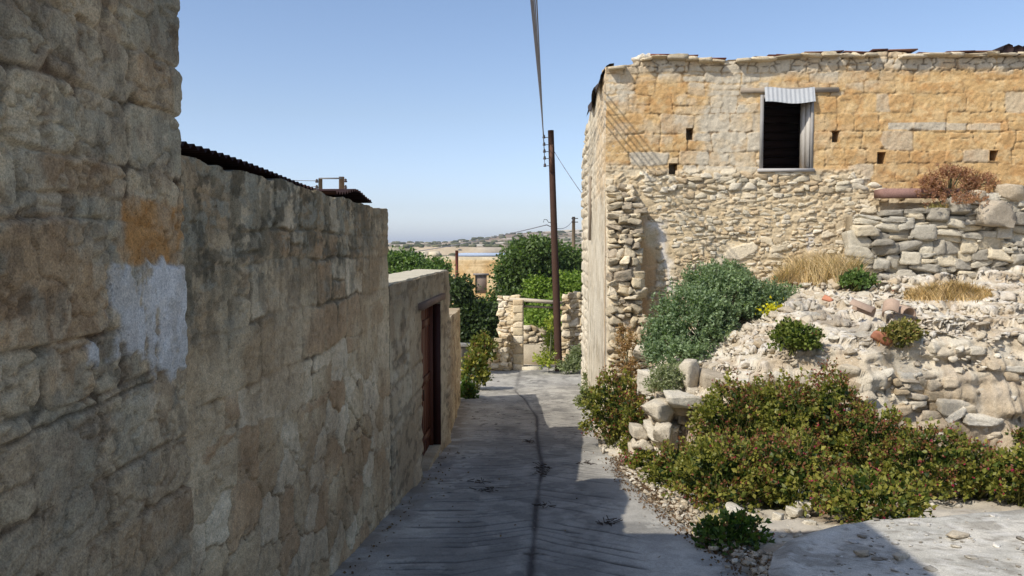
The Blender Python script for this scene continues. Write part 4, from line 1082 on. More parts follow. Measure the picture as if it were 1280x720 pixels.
tag(mb.build('broken_roof_tile', M_CLAY), 'broken curved clay roof tiles tipped together on the bank', 'roof tile')

# ------------------------------------------------------------------ concrete slab, lower right
def slab_z(x, y): return -0.62+0.10*(5.8-y)+0.11*(x-1.65)
E = [W(962, 760, Z=-0.55), W(962, 712, Z=-0.6), W(966, 690, Z=-0.63), W(980, 679, Z=-0.64), W(1008, 668, Z=-0.64), W(1045, 657, Z=-0.62), W(1090, 646.5, Z=-0.58), W(1160, 640, Z=-0.50), W(1280, 631.5, Z=-0.43), W(1420, 624, Z=-0.35)]
ep = np.array([(p.x, p.y) for p in E]); ep = np.concatenate([np.array([[1.75, 1.5]]), ep, np.array([[9.0, 6.6]])])
# fan grid: rays from a pivot at lower right
seg = []; 
for i in range(len(ep)-1):
    for t in np.linspace(0, 1, 26)[:-1]: seg.append(ep[i]*(1-t)+ep[i+1]*t)
seg = np.array(seg); seg += 0.012*(np.stack([vn(seg[:, 0]*9, seg[:, 1]*9, 601), vn(seg[:, 0]*9, seg[:, 1]*9, 602)], 1)-0.5)*2
piv = np.array([5.5, 2.0]); rr = np.concatenate([np.linspace(0, 0.88, 90), np.linspace(0.885, 1.0, 14)])
S, R_ = np.meshgrid(np.arange(len(seg)), rr, indexing='ij')
P = piv+(seg[S]-piv)*R_[..., None]
X, Y = P[..., 0], P[..., 1]
Z = slab_z(X, Y)+0.012*(fbm(X*3, Y*3, 603, 4)-0.5)*2-0.02*sst(0.985, 1.0, R_)
Z = Z+0.02*np.exp(-((R_-0.975)/0.01)**2)*(S < 150)
C = cm(lin(176, 172, 160), lin(196, 190, 176), sst(0.35, 0.65, fbm(X*2.2, Y*2.2, 604, 5)))
C = cm(C, lin(138, 132, 120)*np.ones_like(C), sst(0.54, 0.68, fbm(X*4, Y*4, 605, 5))*0.7)
C = cm(C, lin(120, 112, 100)*np.ones_like(C), sst(0.60, 0.70, fbm(X*17, Y*17, 606, 4))*0.6)
C = cm(C, lin(206, 202, 192)*np.ones_like(C), sst(0.62, 0.70, fbm(X*13+5, Y*13, 607, 4))*0.5)
mb = MB(); grid_mesh(mb, X, Y, Z, C)
o_, c_ = np.stack([X[:, -1], Y[:, -1], Z[:, -1]], 1), C[:, -1]
n = len(o_); lowv = o_.copy(); lowv[:, 2] -= 0.5
midv = o_.copy(); midv[:, 2] -= 0.06
mb.add(np.concatenate([o_, lowv]), [(i, i+1, n+i+1, n+i) for i in range(n-1)], np.concatenate([c_, c_]))
tag(mb.build('concrete_slab', M_CONC, smooth=True), kind='structure')
mb = MB(); rg = np.random.default_rng(611)
for _ in range(170):
    px, py = rg.uniform(985, 1285), rg.uniform(645, 722)
    p = W(px, py, Z=-0.55); z = slab_z(p.x, p.y); p = CAM+(p-CAM)*((z-1.6)/(p.z-1.6)); z = slab_z(p.x, p.y)
    if px < 1090 and py < 700-(px-980)*0.45: continue
    s = rg.uniform(0.005, 0.016)*(1 if rg.random() < 0.88 else 2.8)
    add_stone(mb, (p.x, p.y, z+s*0.12), (s*2.0, s*1.4, s*0.5), rg, 3, 0.08, 3.1, pickcol([lin(206, 200, 188), lin(180, 172, 156), lin(140, 132, 118)], rg), rnd=0.3, cuts=4)
tag(mb.build('stone_chips', M_RUB), 'small flat stone chips littering the concrete slab', 'rubble', kind='stuff')
for (px, py, w, lb) in ((1078, 694, 0.10, 'grey flat stone on the shaded part of the concrete slab'), (1196, 672, 0.14, 'pale flat stone lying in the sun on the concrete slab'), (1127, 698, 0.12, 'whitish mortar lump near the shadow edge on the slab')):
    p = W(px, py, Z=-0.5); z = slab_z(p.x, p.y); p = CAM+(p-CAM)*((z-1.6)/(p.z-1.6))
    boulder((p.x, p.y, slab_z(p.x, p.y)+0.015), (w, w*0.7, 0.04), lb, None, (0, 0, 0.3), name='flat_stone')
for (px, py, w, h, lb) in ((922, 642, 0.24, 0.13, 'white block beside the dark bush at the lane edge'), (1002, 634, 0.17, 0.12, 'white block lying under the flowering bushes, nearest the slab'), (972, 647, 0.11, 0.09, 'rounded pale stone between the dark bush and slab'), (992, 640, 0.16, 0.09, 'low pale stone tucked under the flowering bushes'), (1010, 655, 0.12, 0.07, 'flat whitish stone just behind the slab corner')):
    p = W(px, py, Z=-0.82); boulder(p, (w, w*0.8, h), lb, None, (0.1, 0.1, rg.uniform(0, 3)), name='pale_stone', k=2)

# ------------------------------------------------------------------ gateway ruin
GT = 24.6
gate = thing('ruined_gateway', 'ruined pale stone gateway with timber lintel at the end of the lane', 'gateway', loc=tuple(W(665, 460, Y=GT)))
rg = np.random.default_rng(701); PC = [lin(222, 204, 172), lin(208, 190, 156), lin(228, 214, 188), lin(196, 174, 138)]
X0, X1 = W(625, 400, Y=GT).x, W(653.5, 400, Y=GT).x; zt = W(640, 371, Y=GT).z
mb = MB()
drystone(mb, (0, GT, 0), (1, 0, 0), (0, -1, 0), X0, X1-0.22, lambda u: -2.2, lambda u: zt, rg, (0.09, 0.17), (0.14, 0.32), 0.29, PC, n=4, jit=0.006)
z = -2.2
while z < zt-0.1:   # squared jamb blocks
    h = rg.uniform(0.18, 0.42); h = min(h, zt-0.08-z)
    if h < 0.06: break
    add_stone(mb, (X1-0.14, GT+0.05, z+h/2), (0.32, 0.52, h*1.0), rg, 6, 0.01, 0.02, pickcol(PC, rg, 0.05), rnd=0.10, cuts=1, rough=0.008); z += h
mb.box((X0+0.08, GT-0.125, -2.3), (X1-0.15, GT+0.30, zt-0.10), lin(206, 186, 150))
par(mb.build('left_pillar', M_RUB), gate)
X2, X3 = W(703.5, 400, Y=GT).x, W(727, 400, Y=GT).x; zt2 = W(715, 369, Y=GT).z
mb = MB()
drystone(mb, (0, GT, 0), (1, 0, 0), (0, -1, 0), X2, X3, lambda u: -2.2, lambda u: zt2, rg, (0.10, 0.2), (0.13, 0.3), 0.3, [c*0.92 for c in PC], n=4, jit=0.02)
mb.box((X2+0.08, GT-0.07, -2.3), (X3-0.08, GT+0.30, zt2-0.12), lin(200, 180, 146))
drystone(mb, (0, GT+0.45, 0), (1, 0, 0), (0, -1, 0), X3-0.1, X3+1.2, lambda u: -2.2, lambda u: zt2, rg, (0.10, 0.2), (0.13, 0.3), 0.3, [c*0.85 for c in PC], n=3, jit=0.02)
mb.box((X3-0.1, GT+0.46, -2.3), (X3+1.2, GT+0.8, zt2-0.15), lin(180, 160, 126))
par(mb.build('right_pillar', M_RUB), gate)
mb = MB(); a = W(637, 373.5, Y=GT-0.05); b = W(703, 378.5, Y=GT-0.05)
def beam(mb, a, b, h, d, c):
    a = Vector(a); b = Vector(b); u = (b-a); L = u.length; u.normalize(); s = Vector((0, 1, 0)); w = u.cross(s).normalized()
    M = Matrix((( u.x, s.x, -w.x, a.x), (u.y, s.y, -w.y, a.y), (u.z, s.z, -w.z, a.z), (0, 0, 0, 1)))
    mb.box((0, -d/2, -h/2), (L, d/2, h/2), c, M)
beam(mb, a, b, 0.10, 0.24, lin(186, 174, 152)); beam(mb, W(650, 382.5, Y=GT+0.05), W(703, 385, Y=GT+0.05), 0.05, 0.2, lin(150, 136, 114))
par(mb.build('lintel', M_WOOD), gate)
mb = MB(); zs0 = W(660, 458, Y=GT-0.1).z; mb.box((X1-0.02, GT-0.28, -2.25), (W(676, 458, Y=GT).x, GT+0.2, zs0), lin(206, 196, 172)); par(mb.build('doorstep', M_RUB), gate)
# fallen stones left of the gate
mb = MB()
hx = [W(p, 440, Y=GT-0.4).x for p in (610, 615, 624, 632)]
drystone(mb, (0, GT-0.4, 0), (1, 0, 0), (0, -1, 0), hx[0], hx[3], lambda u: -2.2, lambda u: np.interp(u, hx, [W(620, b, Y=GT-.4).z for b in (452, 440, 418, 412)]), rg, (0.11, 0.18), (0.14, 0.28), 0.35, PC, n=6, jit=0.04)
tag(mb.build('stone_pile', M_RUB), 'stepped pile of pale fallen stones at the left foot of the gateway', 'stone pile')
# behind the gate: trough wall and ramp
mb = MB(); a = W(655, 452, Y=26.6); b = W(700, 430, Y=26.6); mb.box((a.x-0.8, 26.5, -2.6), (b.x+0.6, 26.75, W(680, 431, Y=26.6).z), lin(166, 154, 132)); tag(mb.build('courtyard_wall', M_CONC), 'low grey wall inside the courtyard behind the gateway', 'wall')
mb = MB(); a = W(655, 412, Y=27.4); b = W(678, 400, Y=27.4)
drystone(mb, (0, 27.4, 0), (1, 0, 0), (0, -1, 0), a.x, b.x, lambda u: -2.6, lambda u: W(665, 405, Y=27.4).z, rg, (0.14, 0.25), (0.2, 0.4), 0.4, [c*0.9 for c in PC], n=3, jit=0.05)
tag(mb.build('drystone_wall', M_RUB), 'bit of rough drystone wall seen through the gateway opening', 'wall')
mb = MB(); a = W(560, 433, Y=24.9); b = W(613, 430, Y=24.9); mb.box((a.x, 24.9, -2.4), (b.x, 25.2, b.z-0.09), lin(96, 88, 74)); mb.box((a.x, 24.86, b.z-0.088), (b.x, 25.24, b.z), lin(176, 168, 150)); tag(mb.build('low_wall', M_CONC), 'low grey kerb-like wall under the dark trees left of the gateway', 'wall')  # wall body coloured dark for the shadow beneath its pale cap

# ------------------------------------------------------------------ far ochre house
HY2 = 60.0
fh = thing('far_house', 'distant flat-roofed ochre house partly hidden by trees', 'house', loc=tuple(W(590, 370, Y=HY2)))
a = W(530, 321, Y=HY2); b = W(660, 390, Y=HY2); xl, xr_ = a.x, b.x; zt = a.z; zb = -4.5
def fhw(U, V):
    d, aa, bb = coursed(U, V, 0.3, 0.5, 801, 0.03); n = fbm(U, V, 802, 4)
    C = cm(lin(206, 170, 118), lin(220, 192, 148), sst(0.35, 0.6, n)); C = cm(C, lin(160, 130, 90)*np.ones_like(C), (1-sst(0, 0.03, d))*0.6)
    C = cm(C, lin(224, 214, 190)*np.ones_like(C), (V > zt-0.22)*0.6)
    return 0.03*sst(0, 0.05, d), C
w0, w1 = W(594, 350, Y=HY2), W(608.5, 350, Y=HY2); wz0_, wz1_ = W(600, 367, Y=HY2).z, W(600, 344, Y=HY2).z
mb = MB(); panel(mb, (0, HY2, 0), (1, 0, 0), (0, 0, 1), (0, -1, 0), axis([(xl, xr_, 0.1)]), axis([(zb, zt, 0.1)]), fhw, holes=((w0.x, w1.x, wz0_, wz1_, 0.25),), thick=0.4)
par(mb.build('wall', M_FAC), fh)
mb = MB(); mb.box((xl+0.02, HY2+0.41, zb), (xr_-0.02, HY2+6, zt-0.05), lin(190, 160, 116)); par(mb.build('rear_wall', M_FAC), fh)
mb = MB(); c = W(574, 316.5, Y=HY2+1.5); d_ = W(628, 316.5, Y=HY2+1.5); mb.box((c.x, HY2+0.5, zt+0.02), (d_.x+3, HY2+5.5, c.z), lin(150, 164, 184)); par(mb.build('roof', M_METAL), fh)
mb = MB(); mb.box((w0.x+0.003, HY2+0.10, wz0_+0.003), (w1.x-0.003, HY2+0.16, wz1_-0.003), lin(120, 106, 96)); wn = par(mb.build('window_shutter', M_WOOD), fh)
mb = MB(); mb.box((w0.x-0.15, HY2-0.06, wz1_), (w1.x+0.15, HY2+0.1, wz1_+0.14), lin(128, 122, 120)); par(mb.build('lintel', M_WOOD), fh)
mb = MB(); rg = np.random.default_rng(821)
q0 = W(520, 325, Y=70).x; q1 = W(575, 325, Y=70).x
drystone(mb, (0, 70, 0), (1, 0, 0), (0, -1, 0), q0-4, q1, lambda u: -5.0, lambda u: W(540, 319, Y=70).z+0.25*math.sin(u*1.7), rg, (0.4, 0.6), (0.5, 1.1), 0.5, [lin(206, 196, 174), lin(186, 174, 150)], n=2, jit=0.1)
tag(mb.build('ruined_wall', M_RUB), 'far broken pale wall left of the distant ochre house', 'wall')

# ------------------------------------------------------------------ vegetation
def tree(name, label, base, lobes, n, size, c1, c2, seed, trunk_r=0.12, group=None, cat='tree', mat=None):
    rg = np.random.default_rng(seed); base = Vector(base)
    root = thing(name, label, cat, group, loc=tuple(base))
    tb = MB(); mid = base+Vector((0, 0, 0.5))
    for (cx, cy, cz, rx, ry, rz) in lobes:
        c = Vector((cx, cy, cz-rz*0.3)); p = [base+Vector((0, 0, -0.1)), base.lerp(c, 0.35)+Vector((0.1, 0.05, 0.15)), base.lerp(c, 0.7), c]
        tb.tube(p, [trunk_r, trunk_r*0.7, trunk_r*0.45, trunk_r*0.2], 7, lin(96, 86, 72))
        for _ in range(7):
            d = rand_dirs(1, rg)[0]*np.array([rx, ry, rz])*0.85; q = Vector((cx+d[0], cy+d[1], cz+d[2]))
            s = base.lerp(c, rg.uniform(0.6, 1)); tb.tube([s, s.lerp(q, 0.5)+Vector((0, 0, 0.05)), q], [trunk_r*0.22, trunk_r*0.14, trunk_r*0.05], 5, lin(96, 86, 72))
    par(tb.build('trunk', M_BARK, smooth=True), root)
    vol = np.array([l[3]*l[4]*l[5] for l in lobes])**0.667; vol /= vol.sum()
    mb = MB()
    for l, v in zip(lobes, vol):
        m = max(4, int(n*v/26)); c = np.array(l[:3]); r = np.array(l[3:])
        D = rand_dirs(m, rg); rad = rg.random(m)**0.33*(0.86+0.22*rg.normal(size=m).clip(-1.2, 1.6)*0.6)
        cl = c+D*rad[:, None]*r                                   # twig clusters
        t0 = rg.random(m)
        k = 26; sp = size*1.9
        P = np.repeat(cl, k, 0)+rg.normal(size=(m*k, 3))*sp*np.array([1, 1, 0.65])
        N = np.repeat(D, k, 0)*0.7+rg.normal(size=(m*k, 3))*0.8+np.array([0, 0, -0.15])
        t = np.clip(np.repeat(t0, k)*0.7+rg.random(m*k)*0.4, 0, 1)
        leaves(mb, P, N, size, mixcols(c1, c2, t, rg, 0.16), rg, 1.35)
    par(mb.build('crown', mat or M_LEAF), root)
    return root
def L(px, py, Y, rx, rz, ry=None):
    p = W(px, py, Y=Y); s = Y/1000.0
    return (p.x, p.y, p.z, rx*s, (ry if ry else rx)*s, rz*s)
tree('fig_tree', 'large broad-leaved green tree rising behind the gateway and pole', W(665, 450, Y=30), [L(668, 325, 30, 36, 30), L(643, 345, 30.5, 22, 30), L(700, 335, 31, 34, 30), L(648, 388, 30, 28, 30), L(622, 392, 30, 14, 28), L(690, 385, 32, 40, 34)], 52000, 0.10, lin(66, 86, 46), lin(108, 126, 70), 901, 0.22)
tree('lime_tree', 'bright yellow-green leafy tree seen through the gateway opening', W(690, 455, Y=28), [L(690, 395, 28, 26, 26), L(672, 400, 28.5, 16, 20), L(712, 360, 29, 20, 20), L(686, 425, 28, 12, 20), L(672, 360, 29, 14, 14)], 15000, 0.09, lin(98, 124, 46), lin(140, 160, 70), 902, 0.10)
tree('dark_tree', 'dense dark green tree crowding behind the end of the tan wall', W(590, 460, Y=27), [L(583, 398, 27, 20, 24), L(571, 362, 27, 14, 13), L(605, 412, 27, 16, 28), L(592, 392, 27, 14, 14), L(580, 418, 27, 22, 24), L(612, 394, 27.5, 10, 14)], 28000, 0.09, lin(46, 62, 34), lin(82, 98, 54), 903, 0.16)
tree('leafy_tree', 'rounded light green tree showing above the door wall top', W(500, 420, Y=30), [L(505, 330, 30, 22, 15), L(478, 335, 30, 30, 18), L(530, 335, 31, 18, 9), L(549, 334, 31, 10, 8), L(515, 345, 30, 40, 15)], 22000, 0.09, lin(70, 94, 48), lin(122, 144, 78), 904, 0.15)

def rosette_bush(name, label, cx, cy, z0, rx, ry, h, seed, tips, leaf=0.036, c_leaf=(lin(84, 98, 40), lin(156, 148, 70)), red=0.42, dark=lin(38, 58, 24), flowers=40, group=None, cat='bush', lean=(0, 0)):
    rg = np.random.default_rng(seed); root = thing(name, label, cat, group, loc=(cx, cy, z0))
    D = rand_dirs(tips*2, rg); D = D[D[:, 2] > -0.25][:tips]
    lump = 0.66+0.36*vn(D[:, 0]*2.2+seed, D[:, 1]*2.2+D[:, 2]*2, seed)+0.30*vn(D[:, 0]*6+D[:, 1]*4, D[:, 2]*6+seed, seed+9)+0.06*rg.normal(size=len(D))+0.16*(rg.random(len(D)) > 0.9)
    c = np.array([cx+lean[0], cy+lean[1], z0+h*0.42]); R3 = np.array([rx, ry, h*0.58])
    T = c+D*R3*lump[:, None]
    T[:, 2] = np.maximum(T[:, 2], z0+0.06+0.05*rg.random(len(T)))
    st = MB()
    for i in range(0, len(T), 4):
        b = np.array([cx+rg.normal()*rx*0.15, cy+rg.normal()*ry*0.15, z0-0.02]); m = b*0.5+T[i]*0.5+np.array([0, 0, 0.05]); st.tube([b, m, T[i]], [0.009, 0.006, 0.003], 4, lin(110, 112, 60), cap=False)
    for i in range(0, len(T), 37): st.tube([T[i]-D[i]*0.12, T[i]+D[i]*0.04+np.array([0, 0, 0.09])], [0.004, 0.002], 4, lin(126, 104, 78), cap=False)
    par(st.build('stems', M_BARK), root)
    mb = MB(); k = 9
    P = np.repeat(T, k, 0); Dn = np.repeat(D, k, 0); m = len(P)
    ro = rand_dirs(m, rg); N = ro+Dn*0.55+np.array([0, 0, 0.25]); P = P+ro*leaf*0.35+Dn*leaf*rg.uniform(-2.2, 0.4, m)[:, None]
    t0 = np.repeat(rg.random(len(T)), k); t = np.clip(0.6*t0+0.5*rg.random(m), 0, 1)
    Cc = mixcols(c_leaf[0], c_leaf[1], t, rg, 0.12)
    rd = np.repeat((vn(T[:, 0]*3.1, T[:, 2]*3.1+T[:, 1]*2, seed+5) > 0.62-0.35*np.clip((T[:, 2]-z0)/max(h, 0.1), 0, 1))*rg.random(len(T))**0.7, k)*(rg.random(m))
    isr = rd > (1-red*1.6)*0.5
    Cc[isr] = mixcols(lin(134, 92, 58), lin(132, 82, 64), rg.random(isr.sum()), rg)
    leaves(mb, P, N, np.where(isr, leaf*0.6, leaf)*(0.6+0.7*rg.random(m)), Cc, rg, 1.35)
    # older larger leaves further in, coloured darker to deepen the shaded gaps
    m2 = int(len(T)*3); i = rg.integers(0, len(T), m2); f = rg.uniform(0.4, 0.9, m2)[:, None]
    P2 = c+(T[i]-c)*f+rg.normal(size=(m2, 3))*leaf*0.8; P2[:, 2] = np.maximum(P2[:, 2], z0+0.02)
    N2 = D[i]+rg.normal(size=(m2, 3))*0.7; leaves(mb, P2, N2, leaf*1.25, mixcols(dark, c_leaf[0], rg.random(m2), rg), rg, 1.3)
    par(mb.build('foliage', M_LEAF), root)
    if flowers:
        fb = MB(); i = rg.integers(0, len(T), flowers); P3 = T[i]+D[i]*leaf*0.7
        for a in range(5):
            leaves(fb, P3+rg.normal(size=P3.shape)*0.003, D[i]*0.5+rand_dirs(flowers, rg), 0.012, np.tile(lin(176, 44, 88)[None], (flowers, 1)), rg, 1.1)
        par(fb.build('flowers', M_LEAF), root)
    return root
def bush_px(name, label, pxc, pyt, pyb, wpx, Y, seed, dens=1.0, onbank=False, **kw):
    if onbank:
        h_ = hit(pxc, pyb, 8.5); Y = h_.y if h_ else Y
    b = W(pxc, pyb, Y=Y); t = W(pxc, pyt, Y=Y+0.15); rx = wpx*Y/2000.0; h = t.z-b.z
    z0 = b.z; kw.setdefault('group', 'flowering bushes at the foot of the bank') if kw.get('group', 1) is not None else None
    tips = int(dens*165*(rx*rx*6.28*0.5+rx*h*4))
    return rosette_bush(name, label, b.x, Y, z0, rx, min(rx, 0.6)*1.05, h*1.02, seed, tips, **kw)
FB = 'flowering_bush'
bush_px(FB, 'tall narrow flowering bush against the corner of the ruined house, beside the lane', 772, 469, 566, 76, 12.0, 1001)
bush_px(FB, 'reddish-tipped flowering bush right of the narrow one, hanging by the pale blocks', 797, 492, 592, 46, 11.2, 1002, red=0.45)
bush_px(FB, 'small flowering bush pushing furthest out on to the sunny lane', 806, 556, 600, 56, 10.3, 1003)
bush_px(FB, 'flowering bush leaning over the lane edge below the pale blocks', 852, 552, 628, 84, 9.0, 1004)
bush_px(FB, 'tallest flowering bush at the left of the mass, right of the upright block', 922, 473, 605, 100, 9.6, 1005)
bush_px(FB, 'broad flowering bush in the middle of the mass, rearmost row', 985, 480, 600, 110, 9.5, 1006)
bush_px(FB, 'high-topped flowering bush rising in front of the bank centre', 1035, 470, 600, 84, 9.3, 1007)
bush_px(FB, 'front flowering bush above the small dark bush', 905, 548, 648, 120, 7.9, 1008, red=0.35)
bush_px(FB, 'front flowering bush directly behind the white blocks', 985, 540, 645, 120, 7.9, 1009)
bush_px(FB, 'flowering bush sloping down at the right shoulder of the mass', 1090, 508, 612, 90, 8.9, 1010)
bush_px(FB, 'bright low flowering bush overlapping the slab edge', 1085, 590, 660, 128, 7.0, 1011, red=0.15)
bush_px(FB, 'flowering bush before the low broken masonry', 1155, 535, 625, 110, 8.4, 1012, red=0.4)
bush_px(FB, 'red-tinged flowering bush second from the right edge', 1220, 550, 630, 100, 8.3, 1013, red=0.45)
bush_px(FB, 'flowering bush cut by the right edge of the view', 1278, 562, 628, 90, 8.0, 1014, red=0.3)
bush_px('leafy_bush', 'low dark shaded bush standing alone between lane and slab', 916, 640, 704, 84, 6.35, 1015, group=None, red=0.03, flowers=4, c_leaf=(lin(70, 96, 40), lin(104, 122, 54)))
bush_px('leafy_bush', 'small green sprig growing at the far right foot of the bank', 1276, 534, 560, 30, 9.6, 1016, group=None, flowers=6)
kw = dict(group=None, flowers=0, red=0.0, onbank=True, dens=1.6)
bush_px('small_shrub', 'small bright green shrub growing alone halfway up the bank', 995, 404, 442, 54, 11.3, 1017, c_leaf=(lin(76, 92, 40), lin(132, 140, 64)), **kw)
bush_px('small_shrub', 'small brownish-green shrub beside the orange shard on the bank', 1125, 402, 432, 44, 11.6, 1018, c_leaf=(lin(120, 116, 60), lin(160, 148, 86)), **kw)
bush_px('small_shrub', 'low green shrub at the top of the bank by the dry grass', 1071, 340, 362, 42, 12.8, 1019, c_leaf=(lin(86, 112, 56), lin(124, 144, 82)), **kw)
bush_px('lane_bush', 'leafy olive-green bush overhanging the lane past the tan wall', 594, 440, 490, 30, 20.0, 1020, leaf=0.07, group=None, flowers=0, red=0.05, dens=0.6)
bush_px('lane_bush', 'sprawling yellow-green shrub between the tan wall and stone pile', 603, 420, 458, 30, 23.4, 1021, leaf=0.07, group=None, flowers=0, red=0.05, dens=0.6)
bush_px('lane_bush', 'small dark bush low against the far end of the tan wall', 583, 478, 518, 22, 18.3, 1022, leaf=0.07, group=None, flowers=0, red=0.0, dens=0.6, c_leaf=(lin(70, 90, 40), lin(100, 120, 54)))

# blue-green sprawling shrub on the bank
def fine_shrub(name, label, lobes, n, leaf, c1, c2, seed, base):
    rg = np.random.default_rng(seed); root = thing(name, label, 'shrub', loc=tuple(base)); mb = MB(); st = MB()
    vol = np.array([l[3]*l[5] for l in lobes]); vol /= vol.sum()
    for l, v in zip(lobes, vol):
        c = np.array(l[:3]); r = np.array(l[3:]); m = int(n*v/22)
        D = rand_dirs(m, rg); D[:, 1] = -abs(D[:, 1])*0.9+D[:, 1]*0.1; D[:, 2] = np.where(D[:, 2] < -0.5, -D[:, 2], D[:, 2])
        lump = 0.50+0.52*rg.random(m)**0.5+0.22*(rg.random(m) > 0.93)+0.26*(vn(D[:, 0]*3, D[:, 2]*3, seed)-0.5); T = c+D*r*lump[:, None]
        sd = D*0.6+rg.normal(size=(m, 3))*0.35+np.array([0, 0, 0.35]); sd /= np.linalg.norm(sd, axis=1)[:, None]
        k = 22; f = np.tile(np.linspace(-1, 1, k), m)[:, None]
        P = np.repeat(T, k, 0)+np.repeat(sd, k, 0)*f*leaf*4.0+rg.normal(size=(m*k, 3))*leaf*0.5
        N = np.repeat(sd, k, 0)*0.8+rand_dirs(m*k, rg)
        t = np.clip(np.repeat(rg.random(m), k)*0.6+0.4*rg.random(m*k), 0, 1); leaves(mb, P, N, leaf, mixcols(c1, c2, t, rg, 0.14), rg, 1.7)
        for i in range(0, m, 9): st.tube([base, (Vector(base)+Vector(T[i]))/2+Vector((0, 0, 0.1)), Vector(T[i])+Vector(sd[i])*leaf*3], [0.012, 0.008, 0.003], 4, lin(110, 112, 84), cap=False)
    par(st.build('stems', M_BARK), root); par(mb.build('foliage', M_LEAF), root); return root
fine_shrub('sprawling_shrub', 'large blue-green fine-leaved shrub sprawling over the upper left of the bank', [L(865, 405, 12.3, 55, 42), L(905, 375, 12.7, 48, 34), L(950, 382, 12.8, 40, 26), L(832, 430, 12.0, 30, 28), L(850, 445, 11.7, 44, 18), L(905, 345, 13.1, 30, 14), L(880, 360, 13.1, 34, 24), L(975, 370, 13.0, 18, 12)], 38000, 0.026, lin(96, 116, 84), lin(150, 166, 124), 1101, W(880, 430, Y=12.6))
fine_shrub('grey_herb', 'grey-green low herb draped over the pale blocks at the nose of the bank', [L(828, 478, 10.5, 22, 20), L(846, 470, 10.6, 16, 12)], 5000, 0.016, lin(128, 136, 98), lin(164, 166, 130), 1102, W(832, 492, Y=10.8))
fine_shrub('grey_herb', 'pale green weeds at the foot of the gateway pillar right of the pole', [L(712, 459, 23.6, 16, 6), L(722, 450, 23.8, 10, 14)], 2500, 0.04, lin(120, 130, 96), lin(150, 156, 116), 1103, W(716, 466, Y=23.8))
fine_shrub('grey_herb', 'tufty weeds growing against the foot of the lane side wall', [L(733, 500, 16.5, 9, 14), L(738, 478, 19.0, 8, 10)], 2500, 0.03, lin(96, 110, 66), lin(140, 142, 96), 1104, W(736, 512, Y=16.5))
fine_shrub('yellow_weed', 'yellow-green weeds sprouting at the base of the tall pole', [L(683, 452, 23.7, 10, 8), L(690, 430, 25.6, 8, 26)], 1600, 0.05, lin(130, 150, 54), lin(180, 180, 80), 1105, W(686, 462, Y=23.8))
fine_shrub('reddish_shrub', 'dry reddish-brown shrub growing on top of the drystone wall', [L(1185, 232, 13.55, 34, 24), L(1160, 238, 13.5, 18, 16), L(1222, 236, 13.55, 22, 20), L(1190, 252, 13.3, 40, 8)], 9000, 0.016, lin(140, 96, 76), lin(176, 134, 104), 1106, W(1186, 262, Y=13.55))
fine_shrub('dry_climber', 'dry brown creeper clinging to the torn corner of the ruined house', [L(785, 450, 12.95, 12, 34), L(778, 425, 13.1, 8, 20)], 1800, 0.02, lin(150, 112, 76), lin(180, 150, 106), 1107, W(786, 480, Y=13.0))
mb = MB(); rg = np.random.default_rng(1110); p = hit(966, 393, 8.5) or W(966, 392, Y=12.2)
P = np.array(p)+rg.normal(size=(160, 3))*np.array([0.09, 0.05, 0.05])+np.array([0, 0, 0.07]); leaves(mb, P, rand_dirs(160, rg), 0.04, mixcols(lin(214, 196, 30), lin(190, 190, 60), rg.random(160), rg), rg, 1.1)
tag(mb.build('yellow_flower', M_LEAF), 'bright yellow flowering plant at the edge of the blue-green shrub', 'flower')
# dry grass
mb = MB(); rg = np.random.default_rng(1120)
def blades(px0, px1, py, Y, n, h, c1, c2, curve=0.0):
    for _ in range(n):
        px = rg.uniform(px0, px1); e = 1-abs(2*(px-px0)/(px1-px0)-1)**3
        p = hit(px, py+rg.normal()*2.5, 8.5 if py < 600 else 5) if Y else None
        if p is None: p = W(px, py, Y=Y)
        y = p.y; hh = h*e*rg.uniform(0.35, 1.1)+0.04
        lean = rg.normal(size=2)*0.5*hh; w = 0.005
        c = c1*(1-rg.random())+c2*rg.random()*0.6+c2*0.1
        z0 = p.z-0.04
        mb.add([(p.x-w, y, z0), (p.x+w, y, z0), (p.x+w*0.7+lean[0]*0.4, y+lean[1]*0.4, z0+hh*0.6), (p.x-w*0.7+lean[0]*0.4, y+lean[1]*0.4, z0+hh*0.6), (p.x+lean[0], y+lean[1], z0+hh)], [(0, 1, 2, 3), (3, 2, 4)], c)
blades(965, 1088, 350, 13.4, 3200, 0.46, lin(216, 194, 152), lin(192, 160, 116))
blades(1130, 1245, 371, 12.6, 4200, 0.15, lin(210, 184, 136), lin(190, 156, 110))
blades(1095, 1150, 428, 11.8, 200, 0.12, lin(204, 168, 114), lin(180, 136, 88))
blades(865, 960, 655, 7.0, 500, 0.10, lin(196, 180, 130), lin(160, 150, 96))
blades(1150, 1235, 262, 13.35, 300, 0.16, lin(150, 150, 84), lin(176, 150, 90))
tag(mb.build('dry_grass', M_DRY), 'straw-coloured dry grass growing along the bank and wall foot', 'grass', kind='stuff')

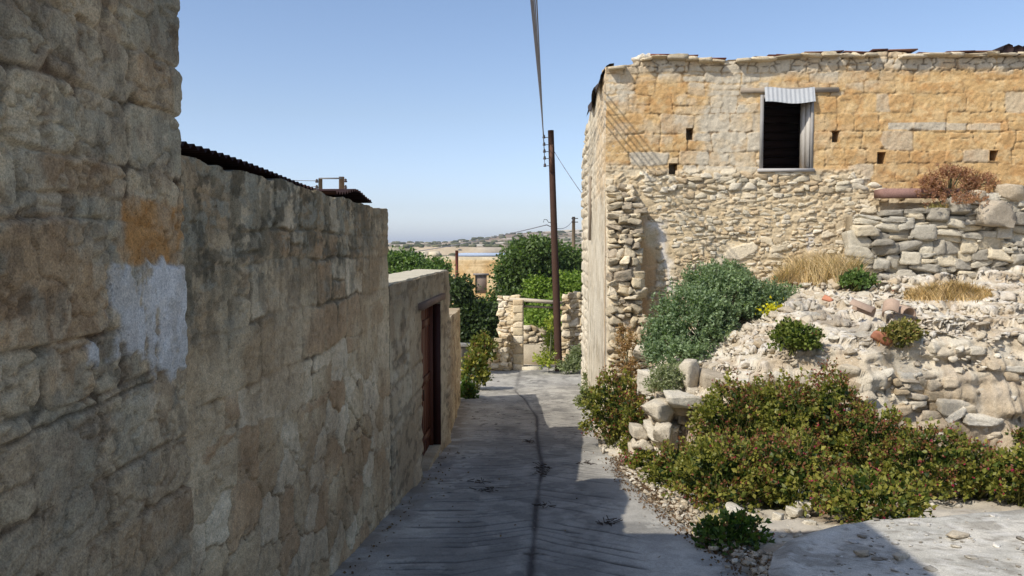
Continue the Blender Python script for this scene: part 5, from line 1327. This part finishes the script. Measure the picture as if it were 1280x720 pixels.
# ------------------------------------------------------------------ light and sky
SUN = Vector((0.77, 0.65, -1.0)).normalized()
sd = bpy.data.lights.new('sun', 'SUN'); so = bpy.data.objects.new('sun', sd); COL.objects.link(so)
so.rotation_euler = SUN.to_track_quat('-Z', 'Y').to_euler(); sd.energy = 4.0; sd.angle = math.radians(0.53); sd.color = (1.0, 0.95, 0.87)
elev = math.asin(-SUN.z); az = math.atan2(-SUN.x, -SUN.y)
w = bpy.data.worlds.new('World'); scn.world = w; w.use_nodes = True; nt = w.node_tree
sky = nt.nodes.new('ShaderNodeTexSky'); sky.sky_type = 'NISHITA'; sky.sun_disc = False
sky.sun_elevation = elev; sky.sun_rotation = az; sky.air_density = 1.0; sky.dust_density = 1.5; sky.ozone_density = 1.3; sky.altitude = 300
bg = nt.nodes['Background']; bg.inputs['Strength'].default_value = 0.15
tc = nt.nodes.new('ShaderNodeTexCoord'); sx_ = nt.nodes.new('ShaderNodeSeparateXYZ'); nt.links.new(tc.outputs['Generated'], sx_.inputs[0])
rp = nt.nodes.new('ShaderNodeValToRGB'); rp.color_ramp.elements[0].position = 0.0; rp.color_ramp.elements[0].color = (1.25, 1.35, 1.75, 1)
rp.color_ramp.elements[1].position = 0.45; rp.color_ramp.elements[1].color = (1.0, 1.0, 1.0, 1)
rp.color_ramp.elements[1].color = (0.90, 0.94, 1.0, 1)
e = rp.color_ramp.elements.new(0.16); e.color = (0.98, 0.95, 1.0, 1)
e = rp.color_ramp.elements.new(0.05); e.color = (0.98, 1.0, 1.22, 1)
nt.links.new(sx_.outputs['Z'], rp.inputs[0])
vm = nt.nodes.new('ShaderNodeVectorMath'); vm.operation = 'MULTIPLY'; nt.links.new(sky.outputs[0], vm.inputs[0]); nt.links.new(rp.outputs[0], vm.inputs[1])
nt.links.new(vm.outputs[0], bg.inputs['Color'])
scn.view_settings.view_transform = 'Standard'; scn.view_settings.look = 'None'; scn.view_settings.gamma = 1; scn.view_settings.use_curve_mapping = False
scn.view_settings.exposure = 0.2
scn.cycles.use_denoising = True
scn.cycles.max_bounces = 6; scn.cycles.diffuse_bounces = 4; scn.cycles.transparent_max_bounces = 6

mb = MB(); mb.box((-2750, -60, -90), (2750, 4150, 40), (1, 1, 1))
mh = bpy.data.materials.new('haze_air'); mh.use_nodes = True; nh = mh.node_tree; nh.nodes.clear()
oh = nh.nodes.new('ShaderNodeOutputMaterial'); vh = nh.nodes.new('ShaderNodeVolumePrincipled')
vh.inputs['Color'].default_value = (0.86, 0.91, 1.0, 1); vh.inputs['Density'].default_value = 0.0003; vh.inputs['Anisotropy'].default_value = 0.2
nh.links.new(vh.outputs[0], oh.inputs['Volume'])
tag(mb.build('haze', mh), 'thin pale air haze over the distant hill', 'haze', kind='stuff')
scn.cycles.volume_bounces = 0
